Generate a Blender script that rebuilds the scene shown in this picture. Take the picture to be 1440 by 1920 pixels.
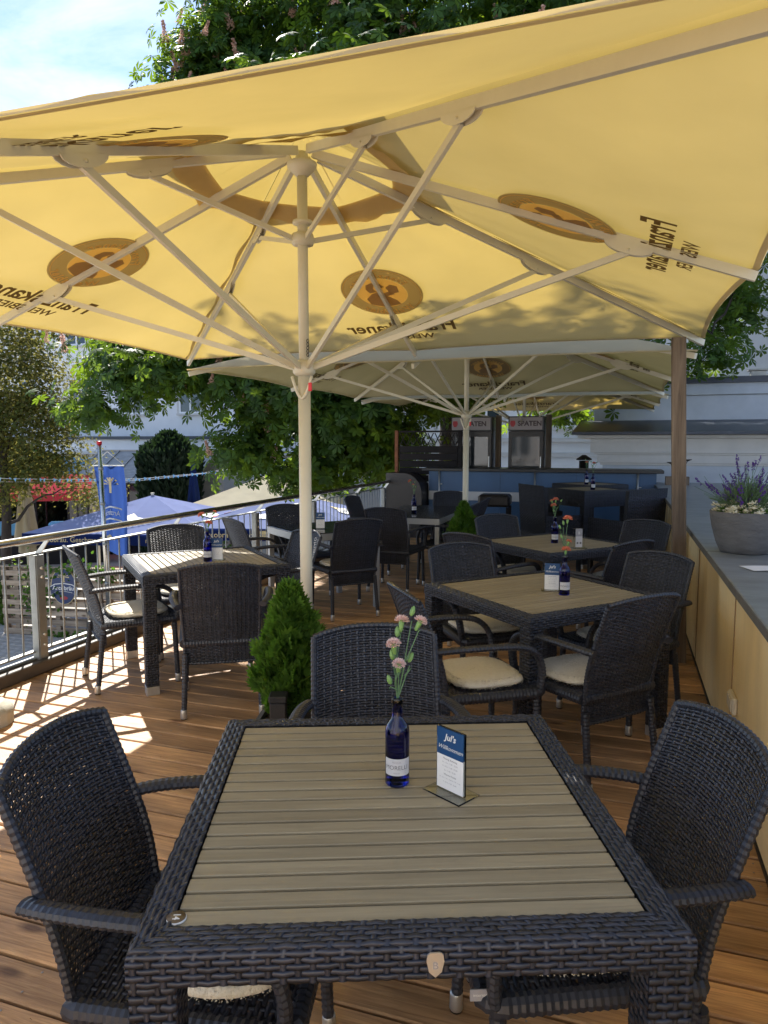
import bpy, math, random
import numpy as np
from math import sin, cos, pi, radians, sqrt, atan2
from mathutils import Vector, Matrix
random.seed(7); rng = np.random.default_rng(7)
for o in list(bpy.data.objects): bpy.data.objects.remove(o)
scene = bpy.context.scene
COL = scene.collection

# ------------------------------------------------------------------ camera
cam_data = bpy.data.cameras.new('camera'); cam = bpy.data.objects.new('camera', cam_data); COL.objects.link(cam)
cam.location = (0, 0, 1.53)
cam.rotation_euler = (radians(90 - 5.587), 0, radians(18.5))
cam_data.sensor_fit = 'VERTICAL'; cam_data.sensor_height = 36.0
cam_data.lens = 36.0 * 1329 / 1920
cam_data.clip_start = 0.05; cam_data.clip_end = 4000
scene.camera = cam

# ------------------------------------------------------------------ world, sun, exposure
TO_SUN = Vector((-0.64, 0.763, 1.0)).normalized()
world = bpy.data.worlds.new('World'); scene.world = world; world.use_nodes = True
nt = world.node_tree; nt.nodes.clear()
sky = nt.nodes.new('ShaderNodeTexSky'); sky.sky_type = 'NISHITA'; sky.sun_disc = False
sky.sun_elevation = math.asin(TO_SUN.z); sky.sun_rotation = atan2(TO_SUN.x, TO_SUN.y)
sky.air_density = 0.6; sky.dust_density = 0.1; sky.ozone_density = 2.0
tc = nt.nodes.new('ShaderNodeTexCoord')
mp = nt.nodes.new('ShaderNodeMapping'); mp.inputs['Scale'].default_value = (1.3, 1.3, 3.2); mp.inputs['Rotation'].default_value = (0.2, 0.5, 0.4)
n1 = nt.nodes.new('ShaderNodeTexNoise'); n1.inputs['Scale'].default_value = 2.6; n1.inputs['Detail'].default_value = 9; n1.inputs['Roughness'].default_value = 0.6; n1.inputs['Distortion'].default_value = 0.6
ramp = nt.nodes.new('ShaderNodeValToRGB'); ramp.color_ramp.elements[0].position = 0.46; ramp.color_ramp.elements[1].position = 0.74
mx = nt.nodes.new('ShaderNodeMix'); mx.data_type = 'RGBA'; mx.inputs[7].default_value = (3.6, 3.9, 4.4, 1)
bg = nt.nodes.new('ShaderNodeBackground'); bg.inputs['Strength'].default_value = 0.074
wo = nt.nodes.new('ShaderNodeOutputWorld')
L = nt.links.new
L(tc.outputs['Generated'], mp.inputs['Vector']); L(mp.outputs['Vector'], n1.inputs['Vector']); L(n1.outputs['Fac'], ramp.inputs['Fac'])
L(sky.outputs['Color'], mx.inputs[6]); L(ramp.outputs['Color'], mx.inputs[0]); L(mx.outputs[2], bg.inputs['Color']); L(bg.outputs['Background'], wo.inputs['Surface'])
sun_d = bpy.data.lights.new('sun', 'SUN'); sun_d.energy = 2.9; sun_d.angle = radians(0.53); sun_d.color = (1.0, 0.95, 0.87)
sun = bpy.data.objects.new('sun', sun_d); COL.objects.link(sun)
sun.rotation_euler = TO_SUN.to_track_quat('Z', 'Y').to_euler(); sun.location = (-10, 12, 16)
scene.view_settings.view_transform = 'Standard'; scene.view_settings.look = 'None'
scene.view_settings.exposure = 2.14; scene.view_settings.gamma = 1.0
scene.cycles.use_denoising = True
scene.cycles.max_bounces = 10; scene.cycles.transparent_max_bounces = 16; scene.cycles.transmission_bounces = 8; scene.cycles.diffuse_bounces = 5

# ------------------------------------------------------------------ materials
MATS = {}
def newmat(name):
    m = bpy.data.materials.new(name); m.use_nodes = True; MATS[name] = m
    return m, m.node_tree, m.node_tree.nodes, m.node_tree.links.new
def c4(c): return (c[0], c[1], c[2], 1.0)
def M(name, col, rough=0.6, var=0.15, scale=6.0, bump=0.0, bscale=None, metal=0.0, spec=0.5, rnd=0.0, stretch=(1, 1, 1), island=0.0, col2=None, coat=0.0, detail=5):
    m, t, N, K = newmat(name); b = N['Principled BSDF']
    b.inputs['Roughness'].default_value = rough; b.inputs['Metallic'].default_value = metal
    b.inputs['Specular IOR Level'].default_value = spec; b.inputs['Coat Weight'].default_value = coat
    tc = N.new('ShaderNodeTexCoord'); mp = N.new('ShaderNodeMapping'); mp.inputs['Scale'].default_value = stretch
    K(tc.outputs['Object'], mp.inputs['Vector'])
    vec = mp.outputs['Vector']
    if rnd:
        oi = N.new('ShaderNodeObjectInfo'); va = N.new('ShaderNodeVectorMath'); va.operation = 'SCALE'; va.inputs['Scale'].default_value = 37.0
        cmb = N.new('ShaderNodeCombineXYZ')
        for i in range(3): K(oi.outputs['Random'], cmb.inputs[i])
        K(cmb.outputs[0], va.inputs[0]); ad = N.new('ShaderNodeVectorMath'); K(vec, ad.inputs[0]); K(va.outputs[0], ad.inputs[1]); vec = ad.outputs[0]
    no = N.new('ShaderNodeTexNoise'); no.inputs['Scale'].default_value = scale; no.inputs['Detail'].default_value = detail; no.inputs['Roughness'].default_value = 0.62
    K(vec, no.inputs['Vector'])
    rp = N.new('ShaderNodeValToRGB'); rp.color_ramp.elements[0].position = 0.28; rp.color_ramp.elements[1].position = 0.72
    a = [max(0, x * (1 - var)) for x in col]; c = col2 if col2 else [min(1, x * (1 + var)) for x in col]
    rp.color_ramp.elements[0].color = c4(a); rp.color_ramp.elements[1].color = c4(c)
    K(no.outputs['Fac'], rp.inputs['Fac']); out = rp.outputs['Color']
    for amt, src in ((rnd, 'obj'), (island, 'isl')):
        if amt:
            if src == 'obj': rv = oi.outputs['Random']
            else: ge = N.new('ShaderNodeNewGeometry'); rv = ge.outputs['Random Per Island']
            mr = N.new('ShaderNodeMapRange'); mr.inputs[3].default_value = 1 - amt; mr.inputs[4].default_value = 1 + amt; K(rv, mr.inputs[0])
            hs = N.new('ShaderNodeHueSaturation'); K(mr.outputs[0], hs.inputs['Value']); K(out, hs.inputs['Color']); out = hs.outputs['Color']
    K(out, b.inputs['Base Color'])
    if bump:
        nb = no
        if bscale:
            nb = N.new('ShaderNodeTexNoise'); nb.inputs['Scale'].default_value = bscale; nb.inputs['Detail'].default_value = 4; K(vec, nb.inputs['Vector'])
        bp = N.new('ShaderNodeBump'); bp.inputs['Strength'].default_value = bump; bp.inputs['Distance'].default_value = 0.01
        K(nb.outputs['Fac'], bp.inputs['Height']); K(bp.outputs['Normal'], b.inputs['Normal'])
    return m
def fabric(name, col, tcol, mix=0.5, bump=0.25, bscale=3.0, stretch=(1, 1, 1), var=0.06, forward=0.0):
    m, t, N, K = newmat(name); N.remove(N['Principled BSDF']); out = N['Material Output']
    d = N.new('ShaderNodeBsdfDiffuse'); d.inputs['Roughness'].default_value = 0.5
    tr = N.new('ShaderNodeBsdfTranslucent'); ms = N.new('ShaderNodeMixShader'); ms.inputs[0].default_value = mix
    tc = N.new('ShaderNodeTexCoord'); mp = N.new('ShaderNodeMapping'); mp.inputs['Scale'].default_value = stretch; K(tc.outputs['Object'], mp.inputs['Vector'])
    no = N.new('ShaderNodeTexNoise'); no.inputs['Scale'].default_value = bscale; no.inputs['Detail'].default_value = 6; K(mp.outputs['Vector'], no.inputs['Vector'])
    for sh, c in ((d, col), (tr, tcol)):
        rp = N.new('ShaderNodeValToRGB'); rp.color_ramp.elements[0].position = 0.3; rp.color_ramp.elements[1].position = 0.7
        rp.color_ramp.elements[0].color = c4([x * (1 - var) for x in c]); rp.color_ramp.elements[1].color = c4([min(1, x * (1 + var)) for x in c])
        K(no.outputs['Fac'], rp.inputs['Fac']); K(rp.outputs['Color'], sh.inputs['Color'])
    bp = N.new('ShaderNodeBump'); bp.inputs['Strength'].default_value = bump; bp.inputs['Distance'].default_value = 0.03
    K(no.outputs['Fac'], bp.inputs['Height']); K(bp.outputs['Normal'], d.inputs['Normal']); K(bp.outputs['Normal'], tr.inputs['Normal'])
    through = tr.outputs[0]
    if forward:                       # thin cloth scatters part of the sun forward
        rf = N.new('ShaderNodeBsdfRefraction'); rf.inputs['Roughness'].default_value = 0.75; rf.inputs['IOR'].default_value = 1.03
        K(tr.inputs['Color'].links[0].from_socket, rf.inputs['Color']); m2 = N.new('ShaderNodeMixShader'); m2.inputs[0].default_value = forward
        K(tr.outputs[0], m2.inputs[1]); K(rf.outputs[0], m2.inputs[2]); through = m2.outputs[0]
    K(d.outputs[0], ms.inputs[1]); K(through, ms.inputs[2]); K(ms.outputs[0], out.inputs['Surface'])
    return m
def leafmat(name, cols, tcol, mix=0.45, rough=0.4, spec=0.4):
    m, t, N, K = newmat(name); b = N['Principled BSDF']; out = N['Material Output']
    b.inputs['Roughness'].default_value = rough; b.inputs['Specular IOR Level'].default_value = spec
    ge = N.new('ShaderNodeNewGeometry'); rp = N.new('ShaderNodeValToRGB')
    el = rp.color_ramp.elements
    while len(el) < len(cols): el.new(0.5)
    for i, c in enumerate(cols): el[i].position = i / max(1, len(cols) - 1); el[i].color = c4(c)
    K(ge.outputs['Random Per Island'], rp.inputs['Fac']); K(rp.outputs['Color'], b.inputs['Base Color'])
    tr = N.new('ShaderNodeBsdfTranslucent'); mr = N.new('ShaderNodeMapRange'); mr.inputs[3].default_value = 0.7; mr.inputs[4].default_value = 1.15
    K(ge.outputs['Random Per Island'], mr.inputs[0]); hs = N.new('ShaderNodeHueSaturation'); hs.inputs['Color'].default_value = c4(tcol); K(mr.outputs[0], hs.inputs['Value']); K(hs.outputs['Color'], tr.inputs['Color'])
    ms = N.new('ShaderNodeMixShader'); ms.inputs[0].default_value = mix
    K(b.outputs[0], ms.inputs[1]); K(tr.outputs[0], ms.inputs[2]); K(ms.outputs[0], out.inputs['Surface'])
    return m
def glass(name, col, rough=0.02, ior=1.45):
    m, t, N, K = newmat(name); b = N['Principled BSDF']
    b.inputs['Base Color'].default_value = c4(col); b.inputs['Transmission Weight'].default_value = 1.0
    b.inputs['Roughness'].default_value = rough; b.inputs['IOR'].default_value = ior
    return m
def woodmat(name, col, col2, dark=0.5, ax=0, rough=0.6, rnd=0.14, fine=1.0, knots=True, bump=0.25):
    """grain along local axis ax, blotchy weathering, knots"""
    m, t, N, K = newmat(name); b = N['Principled BSDF']; b.inputs['Specular IOR Level'].default_value = 0.35
    tc = N.new('ShaderNodeTexCoord'); oi = N.new('ShaderNodeObjectInfo')
    cmb = N.new('ShaderNodeCombineXYZ')
    for i in range(3): K(oi.outputs['Random'], cmb.inputs[i])
    sc = N.new('ShaderNodeVectorMath'); sc.operation = 'SCALE'; sc.inputs['Scale'].default_value = 53.0; K(cmb.outputs[0], sc.inputs[0])
    ad = N.new('ShaderNodeVectorMath'); K(tc.outputs['Object'], ad.inputs[0]); K(sc.outputs[0], ad.inputs[1])
    st = [26 * fine] * 3; st[ax] = 1.3 * fine
    mp = N.new('ShaderNodeMapping'); mp.inputs['Scale'].default_value = st; K(ad.outputs[0], mp.inputs['Vector'])
    g = N.new('ShaderNodeTexNoise'); g.inputs['Scale'].default_value = 1.6; g.inputs['Detail'].default_value = 8; g.inputs['Roughness'].default_value = 0.66; g.inputs['Distortion'].default_value = 0.8; K(mp.outputs[0], g.inputs['Vector'])
    rp = N.new('ShaderNodeValToRGB'); rp.color_ramp.elements[0].position = 0.3; rp.color_ramp.elements[1].position = 0.72; rp.color_ramp.elements[0].color = c4(col); rp.color_ramp.elements[1].color = c4(col2); K(g.outputs['Fac'], rp.inputs['Fac'])
    st2 = [5.0] * 3; st2[ax] = 1.1
    mp2 = N.new('ShaderNodeMapping'); mp2.inputs['Scale'].default_value = st2; K(ad.outputs[0], mp2.inputs['Vector'])
    w = N.new('ShaderNodeTexNoise'); w.inputs['Scale'].default_value = 1.5; w.inputs['Detail'].default_value = 6; K(mp2.outputs[0], w.inputs['Vector'])
    rw = N.new('ShaderNodeValToRGB'); rw.color_ramp.elements[0].position = 0.32; rw.color_ramp.elements[1].position = 0.62; rw.color_ramp.elements[0].color = (dark, dark, dark * 1.02, 1); rw.color_ramp.elements[1].color = (1, 1, 1, 1); K(w.outputs['Fac'], rw.inputs['Fac'])
    mu = N.new('ShaderNodeMix'); mu.data_type = 'RGBA'; mu.blend_type = 'MULTIPLY'; mu.inputs[0].default_value = 1; K(rp.outputs[0], mu.inputs[6]); K(rw.outputs[0], mu.inputs[7]); out = mu.outputs[2]
    if knots:
        st3 = [9.0] * 3; st3[ax] = 3.4
        mp3 = N.new('ShaderNodeMapping'); mp3.inputs['Scale'].default_value = st3; K(ad.outputs[0], mp3.inputs['Vector'])
        vo = N.new('ShaderNodeTexVoronoi'); vo.inputs['Scale'].default_value = 0.55; K(mp3.outputs[0], vo.inputs['Vector'])
        rk = N.new('ShaderNodeValToRGB'); rk.color_ramp.elements[0].position = 0.05; rk.color_ramp.elements[1].position = 0.13; rk.color_ramp.elements[0].color = (0.32, 0.26, 0.22, 1); rk.color_ramp.elements[1].color = (1, 1, 1, 1); K(vo.outputs['Distance'], rk.inputs['Fac'])
        mk = N.new('ShaderNodeMix'); mk.data_type = 'RGBA'; mk.blend_type = 'MULTIPLY'; mk.inputs[0].default_value = 1; K(out, mk.inputs[6]); K(rk.outputs[0], mk.inputs[7]); out = mk.outputs[2]
    mr = N.new('ShaderNodeMapRange'); mr.inputs[3].default_value = 1 - rnd; mr.inputs[4].default_value = 1 + rnd; K(oi.outputs['Random'], mr.inputs[0])
    hs = N.new('ShaderNodeHueSaturation'); K(mr.outputs[0], hs.inputs['Value']); K(out, hs.inputs['Color']); K(hs.outputs[0], b.inputs['Base Color'])
    rr = N.new('ShaderNodeMapRange'); rr.inputs[3].default_value = rough - 0.12; rr.inputs[4].default_value = rough + 0.15; K(w.outputs['Fac'], rr.inputs[0]); K(rr.outputs[0], b.inputs['Roughness'])
    bp = N.new('ShaderNodeBump'); bp.inputs['Strength'].default_value = bump; bp.inputs['Distance'].default_value = 0.004; K(g.outputs['Fac'], bp.inputs['Height']); K(bp.outputs[0], b.inputs['Normal'])
    return m

M('wicker', (0.022, 0.025, 0.036), 0.42, 0.35, 30, island=0.35, spec=0.5)
M('wicker_wrap', (0.021, 0.024, 0.034), 0.45, 0.35, 30)
M('screw_steel', (0.30, 0.29, 0.27), 0.45, 0.1, metal=0.8)
M('dark_core', (0.011, 0.012, 0.016), 0.8, 0.1)
woodmat('composite', (0.255, 0.21, 0.132), (0.36, 0.30, 0.192), dark=0.82, ax=0, rough=0.48, rnd=0.09, fine=1.6, knots=False, bump=0.3)
woodmat('deck_wood', (0.35, 0.18, 0.080), (0.76, 0.46, 0.22), dark=0.5, ax=0, rough=0.5, rnd=0.22, fine=2.2, bump=0.5)
woodmat('post_wood', (0.12, 0.085, 0.06), (0.27, 0.205, 0.145), dark=0.5, ax=2, rough=0.8, rnd=0.05, bump=0.5)
woodmat('pallet_wood', (0.30, 0.22, 0.15), (0.55, 0.45, 0.34), dark=0.6, ax=0, rough=0.85, rnd=0.25)
woodmat('dark_wood', (0.010, 0.008, 0.009), (0.022, 0.017, 0.016), dark=0.7, ax=0, rough=0.8, rnd=0.2, knots=False)
M('alu', (0.62, 0.62, 0.60), 0.38, 0.08, 20, metal=0.85)
M('galvanised', (0.33, 0.34, 0.33), 0.55, 0.18, 9, metal=0.75)
M('stainless', (0.60, 0.58, 0.54), 0.24, 0.08, 12, metal=1.0)
M('umbrella_metal', (0.60, 0.56, 0.44), 0.45, 0.04, 10)
M('grey_frame', (0.42, 0.43, 0.43), 0.45, 0.06, 10, metal=0.3)
M('table_glass', (0.030, 0.036, 0.045), 0.12, 0.1, 6, spec=0.6)
fabric('canopy', (0.74, 0.66, 0.45), (0.325, 0.232, 0.056), mix=0.55, forward=0.10, bump=0.3, bscale=1.3, var=0.09)
fabric('canopy_hem', (0.68, 0.54, 0.28), (0.58, 0.40, 0.11), mix=0.5, bump=0.2, bscale=6)
fabric('canopy_print', (0.24, 0.19, 0.135), (0.52, 0.42, 0.29), mix=0.6, bump=0.0)
fabric('canopy_print_light', (0.70, 0.48, 0.20), (0.80, 0.55, 0.22), mix=0.6, bump=0.0)
fabric('canopy_lettering', (0.085, 0.062, 0.042), (0.17, 0.12, 0.075), mix=0.6, bump=0.0)
fabric('blue_fabric', (0.32, 0.37, 0.62), (0.2, 0.26, 0.55), mix=0.25, bump=0.2, bscale=2)
fabric('navy_fabric', (0.015, 0.028, 0.10), (0.02, 0.04, 0.2), mix=0.2, bump=0.1)
fabric('flag_fabric', (0.03, 0.065, 0.21), (0.04, 0.09, 0.32), mix=0.4, bump=0.1)
fabric('beige_fabric', (0.50, 0.45, 0.34), (0.5, 0.42, 0.28), mix=0.3, bump=0.4, bscale=4)
fabric('red_fabric', (0.55, 0.08, 0.10), (0.7, 0.08, 0.1), mix=0.4)
fabric('sky_fabric', (0.22, 0.50, 0.72), (0.25, 0.6, 0.85), mix=0.4)
fabric('cream_fabric', (0.72, 0.66, 0.50), (0.8, 0.68, 0.4), mix=0.3)
M('gold_print', (0.62, 0.50, 0.26), 0.6, 0.1)
M('white_print', (0.72, 0.72, 0.70), 0.6, 0.03)
M('red_print', (0.38, 0.04, 0.05), 0.6, 0.05)
M('sheepskin', (0.74, 0.68, 0.55), 0.95, 0.05, 60, bump=0.9, bscale=110)
glass('bottle_glass', (0.012, 0.03, 0.42)); glass('acrylic', (0.93, 0.96, 0.95), 0.03, 1.3)
M('paper_white', (0.78, 0.78, 0.77), 0.7, 0.02); M('label_silver', (0.55, 0.55, 0.57), 0.45, 0.08, 20)
M('card_blue', (0.010, 0.060, 0.170), 0.45, 0.05); M('ink', (0.12, 0.12, 0.13), 0.6, 0.0); M('ink_grey', (0.30, 0.30, 0.33), 0.6, 0.0)
M('disc_brown', (0.12, 0.075, 0.03), 0.4, 0.05)
leafmat('petal', [(0.88, 0.58, 0.56), (0.90, 0.80, 0.75), (0.88, 0.66, 0.63)], (0.92, 0.6, 0.58), 0.4, 0.6, 0.1)
leafmat('petal_orange', [(0.85, 0.30, 0.20), (0.88, 0.42, 0.30)], (0.95, 0.3, 0.2), 0.4, 0.6, 0.1)
M('stem_green', (0.085, 0.17, 0.075), 0.55, 0.2, 40); M('calyx_green', (0.15, 0.28, 0.08), 0.5, 0.15, 40)
leafmat('chestnut_leaf', [(0.016, 0.038, 0.013), (0.030, 0.070, 0.016), (0.045, 0.10, 0.022)], (0.34, 0.52, 0.03), 0.30, 0.55, 0.22)
leafmat('maple_leaf', [(0.040, 0.068, 0.018), (0.065, 0.095, 0.024), (0.09, 0.085, 0.036)], (0.32, 0.29, 0.06), 0.4, 0.6, 0.15)
leafmat('thuja_leaf', [(0.030, 0.070, 0.012), (0.06, 0.13, 0.018), (0.09, 0.17, 0.025)], (0.18, 0.40, 0.03), 0.35, 0.6, 0.2)
leafmat('cypress_leaf', [(0.012, 0.024, 0.014), (0.02, 0.038, 0.02)], (0.04, 0.08, 0.02), 0.2, 0.6, 0.2)
leafmat('lavender_leaf', [(0.09, 0.14, 0.075), (0.13, 0.19, 0.10)], (0.2, 0.3, 0.1), 0.3, 0.6, 0.2)
leafmat('lavender_flower', [(0.07, 0.03, 0.18), (0.13, 0.05, 0.30), (0.10, 0.05, 0.22)], (0.2, 0.08, 0.4), 0.3, 0.7, 0.1)
leafmat('white_flower', [(0.80, 0.76, 0.55), (0.85, 0.84, 0.74), (0.72, 0.58, 0.30)], (0.9, 0.85, 0.6), 0.3, 0.7, 0.1)
leafmat('blossom', [(0.55, 0.33, 0.26), (0.66, 0.48, 0.38), (0.48, 0.25, 0.20)], (0.75, 0.5, 0.4), 0.4, 0.7, 0.1)
M('bark', (0.045, 0.036, 0.030), 0.95, 0.5, 9, bump=1.0, stretch=(1, 1, 0.25))
M('planter_stone', (0.105, 0.105, 0.11), 0.85, 0.2, 14, bump=0.6, bscale=40, stretch=(1, 1, 2.5)); M('soil', (0.03, 0.022, 0.016), 1.0, 0.4, 30, bump=0.8)
M('wall_panel', (0.86, 0.66, 0.34), 0.5, 0.10, 3, stretch=(1, 2.5, 0.5)); M('seam', (0.30, 0.18, 0.08), 0.6, 0.1)
M('slate', (0.21, 0.23, 0.24), 0.36, 0.28, 3.5, bump=0.15, stretch=(1, 3, 1)); M('slate_edge', (0.11, 0.10, 0.085), 0.7, 0.25, 10)
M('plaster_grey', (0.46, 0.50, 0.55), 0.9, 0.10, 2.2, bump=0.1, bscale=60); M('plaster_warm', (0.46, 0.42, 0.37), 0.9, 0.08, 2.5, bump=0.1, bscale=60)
M('plaster_white', (0.74, 0.75, 0.76), 0.9, 0.06, 1.2, bump=0.1, bscale=30); M('moulding', (0.56, 0.55, 0.53), 0.85, 0.06, 4)
M('roof_sheet', (0.035, 0.045, 0.065), 0.4, 0.15, 6, metal=0.3); M('window_frame', (0.75, 0.76, 0.77), 0.5, 0.03); M('pane', (0.03, 0.04, 0.05), 0.08, 0.3, 1.5, spec=0.7)
M('bar_blue', (0.034, 0.098, 0.205), 0.45, 0.12, 2.5, stretch=(1, 1, 0.4)); M('bar_top', (0.020, 0.021, 0.024), 0.4, 0.2); M('bar_stripe', (0.5, 0.51, 0.51), 0.5, 0.04)
M('fridge_black', (0.014, 0.013, 0.015), 0.35, 0.15); M('sign_panel', (0.27, 0.235, 0.24), 0.35, 0.04); M('sign_ink', (0.05, 0.03, 0.035), 0.5, 0.0)
M('fridge_pane', (0.035, 0.04, 0.045), 0.06, 0.3, 2.0, spec=0.8); M('rust', (0.20, 0.075, 0.035), 0.85, 0.35, 12)
M('leather', (0.022, 0.018, 0.017), 0.4, 0.2, 30, bump=0.2); M('black_metal', (0.012, 0.012, 0.013), 0.5, 0.1)
M('paver', (0.42, 0.39, 0.35), 0.85, 0.22, 2.0, rnd=0.0, island=0.12); M('courtyard', (0.36, 0.34, 0.30), 0.9, 0.2, 1.5)
M('concrete', (0.42, 0.40, 0.33), 0.9, 0.15, 10, bump=0.5); M('curb_paint', (0.075, 0.062, 0.05), 0.5, 0.25, 8)
M('cord_white', (0.65, 0.64, 0.6), 0.6, 0.05); M('ribbon', (0.22, 0.52, 0.80), 0.6, 0.1, island=0.2); M('red_plastic', (0.65, 0.02, 0.03), 0.4, 0.05)
M('socket_white', (0.62, 0.55, 0.42), 0.45, 0.03); M('sign_blue', (0.012, 0.035, 0.12), 0.35, 0.1); M('furniture_orange', (0.55, 0.16, 0.06), 0.5, 0.15)
leafmat('litter', [(0.16, 0.10, 0.04), (0.30, 0.22, 0.11), (0.10, 0.13, 0.04)], (0.3, 0.2, 0.08), 0.2, 0.8, 0.1)

# ------------------------------------------------------------------ helpers
def tag(o, label, cat, group=None, kind=None):
    if label: o['label'] = label
    if cat: o['category'] = cat
    if group: o['group'] = group
    if kind: o['kind'] = kind
    return o
def empty(name, loc=(0, 0, 0), rz=0.0, label=None, cat=None, group=None):
    o = bpy.data.objects.new(name, None); COL.objects.link(o); o.location = loc; o.rotation_euler = (0, 0, rz)
    o.empty_display_size = 0.05
    return tag(o, label, cat, group)
def link(name, mesh, parent=None, loc=None, rz=None, mat=None):
    if mat and not mesh.materials: mesh.materials.append(MATS[mat])
    o = bpy.data.objects.new(name, mesh); COL.objects.link(o)
    if parent: o.parent = parent
    if loc is not None: o.location = loc
    if rz is not None: o.rotation_euler = (0, 0, rz)
    return o
def copy_tree(o, parent=None):
    c = o.copy(); COL.objects.link(c)
    if parent: c.parent = parent
    for ch in o.children: copy_tree(ch, c)
    return c
def npmesh(name, V, Fc, mat=None, smooth=False):
    """V (n,3); Fc list of (m,k) index arrays"""
    me = bpy.data.meshes.new(name); V = np.asarray(V, dtype=np.float32)
    Fs = [np.asarray(f, dtype=np.int32) for f in (Fc if isinstance(Fc, list) else [Fc]) if len(f)]
    me.vertices.add(len(V)); me.vertices.foreach_set('co', V.ravel())
    nl = sum(f.size for f in Fs); nf = sum(len(f) for f in Fs)
    me.loops.add(nl); me.polygons.add(nf)
    me.loops.foreach_set('vertex_index', np.concatenate([f.ravel() for f in Fs]))
    tot = np.concatenate([np.full(len(f), f.shape[1], dtype=np.int32) for f in Fs])
    st = np.concatenate([[0], np.cumsum(tot)[:-1]]).astype(np.int32)
    me.polygons.foreach_set('loop_start', st); me.polygons.foreach_set('loop_total', tot)
    if smooth: me.polygons.foreach_set('use_smooth', np.ones(nf, dtype=bool))
    me.update(calc_edges=True); me.validate()
    if mat: me.materials.append(MATS[mat])
    return me
class MB:
    def __init__(s): s.v = []; s.f = []; s.sm = []
    def add(s, vs, fs, smooth=False):
        b = len(s.v); s.v.extend([tuple(p) for p in vs])
        for f in fs: s.f.append(tuple(i + b for i in f)); s.sm.append(smooth)
    def box(s, x0, x1, y0, y1, z0, z1, bev=0.0, mt=None):
        if bev <= 0:
            vs = [(x, y, z) for x in (x0, x1) for y in (y0, y1) for z in (z0, z1)]
            fs = [(0, 1, 3, 2), (4, 6, 7, 5), (0, 4, 5, 1), (2, 3, 7, 6), (0, 2, 6, 4), (1, 5, 7, 3)]
        else:
            c = bev; vs = []; fs = []
            ring = [(x0 + c, y0), (x1 - c, y0), (x1, y0 + c), (x1, y1 - c), (x1 - c, y1), (x0 + c, y1), (x0, y1 - c), (x0, y0 + c)]
            ins = [(x0 + c, y0 + c), (x1 - c, y0 + c), (x1 - c, y0 + c), (x1 - c, y1 - c), (x1 - c, y1 - c), (x0 + c, y1 - c), (x0 + c, y1 - c), (x0 + c, y0 + c)]
            for r, z in ((ins, z0), (ring, z0 + c), (ring, z1 - c), (ins, z1)): vs += [(a, b_, z) for a, b_ in r]
            for k in range(3):
                for i in range(8): j = (i + 1) % 8; fs.append((k * 8 + i, k * 8 + j, k * 8 + 8 + j, k * 8 + 8 + i))
            fs.append(tuple(range(7, -1, -1))); fs.append(tuple(range(24, 32)))
        if mt is not None: vs = [tuple(mt @ Vector(p)) for p in vs]
        s.add(vs, fs); return s
    def bar(s, a, b, w, h, up=(0, 0, 1)):
        a = Vector(a); b = Vector(b); d = (b - a); ln = d.length; d.normalize(); u = Vector(up)
        x = d.cross(u)
        if x.length < 1e-4: x = d.cross(Vector((1, 0, 0)))
        x.normalize(); y = x.cross(d)
        vs = [p + x * (sx * w / 2) + y * (sy * h / 2) for p in (a, b) for sx, sy in ((-1, -1), (1, -1), (1, 1), (-1, 1))]
        s.add(vs, [(0, 1, 5, 4), (1, 2, 6, 5), (2, 3, 7, 6), (3, 0, 4, 7), (3, 2, 1, 0), (4, 5, 6, 7)]); return s
    def tube(s, pts, r, n=8, step=None, ripple=0.0, flat=1.0, cap=True, smooth=None, up=(0, 0, 1)):
        pts = [Vector(p) for p in pts]; rs = r if isinstance(r, (list, tuple)) else [r] * len(pts)
        if step:
            acc = [0]
            for i in range(1, len(pts)): acc.append(acc[-1] + (pts[i] - pts[i - 1]).length)
            m = max(2, int(acc[-1] / step)); P = []; R = []
            for k in range(m + 1):
                t = acc[-1] * k / m; i = 1
                while i < len(pts) - 1 and acc[i] < t: i += 1
                q = (t - acc[i - 1]) / max(1e-9, acc[i] - acc[i - 1]); P.append(pts[i - 1].lerp(pts[i], q)); R.append((rs[i - 1] * (1 - q) + rs[i] * q) * (1 - ripple * (k % 2)))
        else: P, R = pts, rs
        vs = []; fs = []; px = None
        if smooth is None: smooth = not ripple
        for i, p in enumerate(P):
            d = (P[min(i + 1, len(P) - 1)] - P[max(i - 1, 0)]).normalized()
            if px is None:
                x = d.cross(Vector(up))
                if x.length < 1e-3: x = d.cross(Vector((0, 1, 0)))
            else: x = px - d * px.dot(d)
            x.normalize(); px = x; y = x.cross(d)
            for k in range(n):
                a = 2 * pi * k / n; vs.append(p + x * (cos(a) * R[i]) + y * (sin(a) * R[i] * flat))
        for i in range(len(P) - 1):
            for k in range(n): j = (k + 1) % n; fs.append((i * n + k, i * n + j, (i + 1) * n + j, (i + 1) * n + k))
        if cap: fs.append(tuple(range(n - 1, -1, -1))); e = (len(P) - 1) * n; fs.append(tuple(range(e, e + n)))
        s.add(vs, fs, smooth); return s
    def lathe(s, prof, n=20, c=(0, 0, 0), smooth=True):
        vs = []; fs = []
        for r, z in prof:
            for k in range(n): a = 2 * pi * k / n; vs.append((c[0] + r * cos(a), c[1] + r * sin(a), c[2] + z))
        for i in range(len(prof) - 1):
            for k in range(n): j = (k + 1) % n; fs.append((i * n + k, i * n + j, (i + 1) * n + j, (i + 1) * n + k))
        fs.append(tuple(range(n - 1, -1, -1))); e = (len(prof) - 1) * n; fs.append(tuple(range(e, e + n)))
        s.add(vs, fs, smooth); return s
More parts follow.
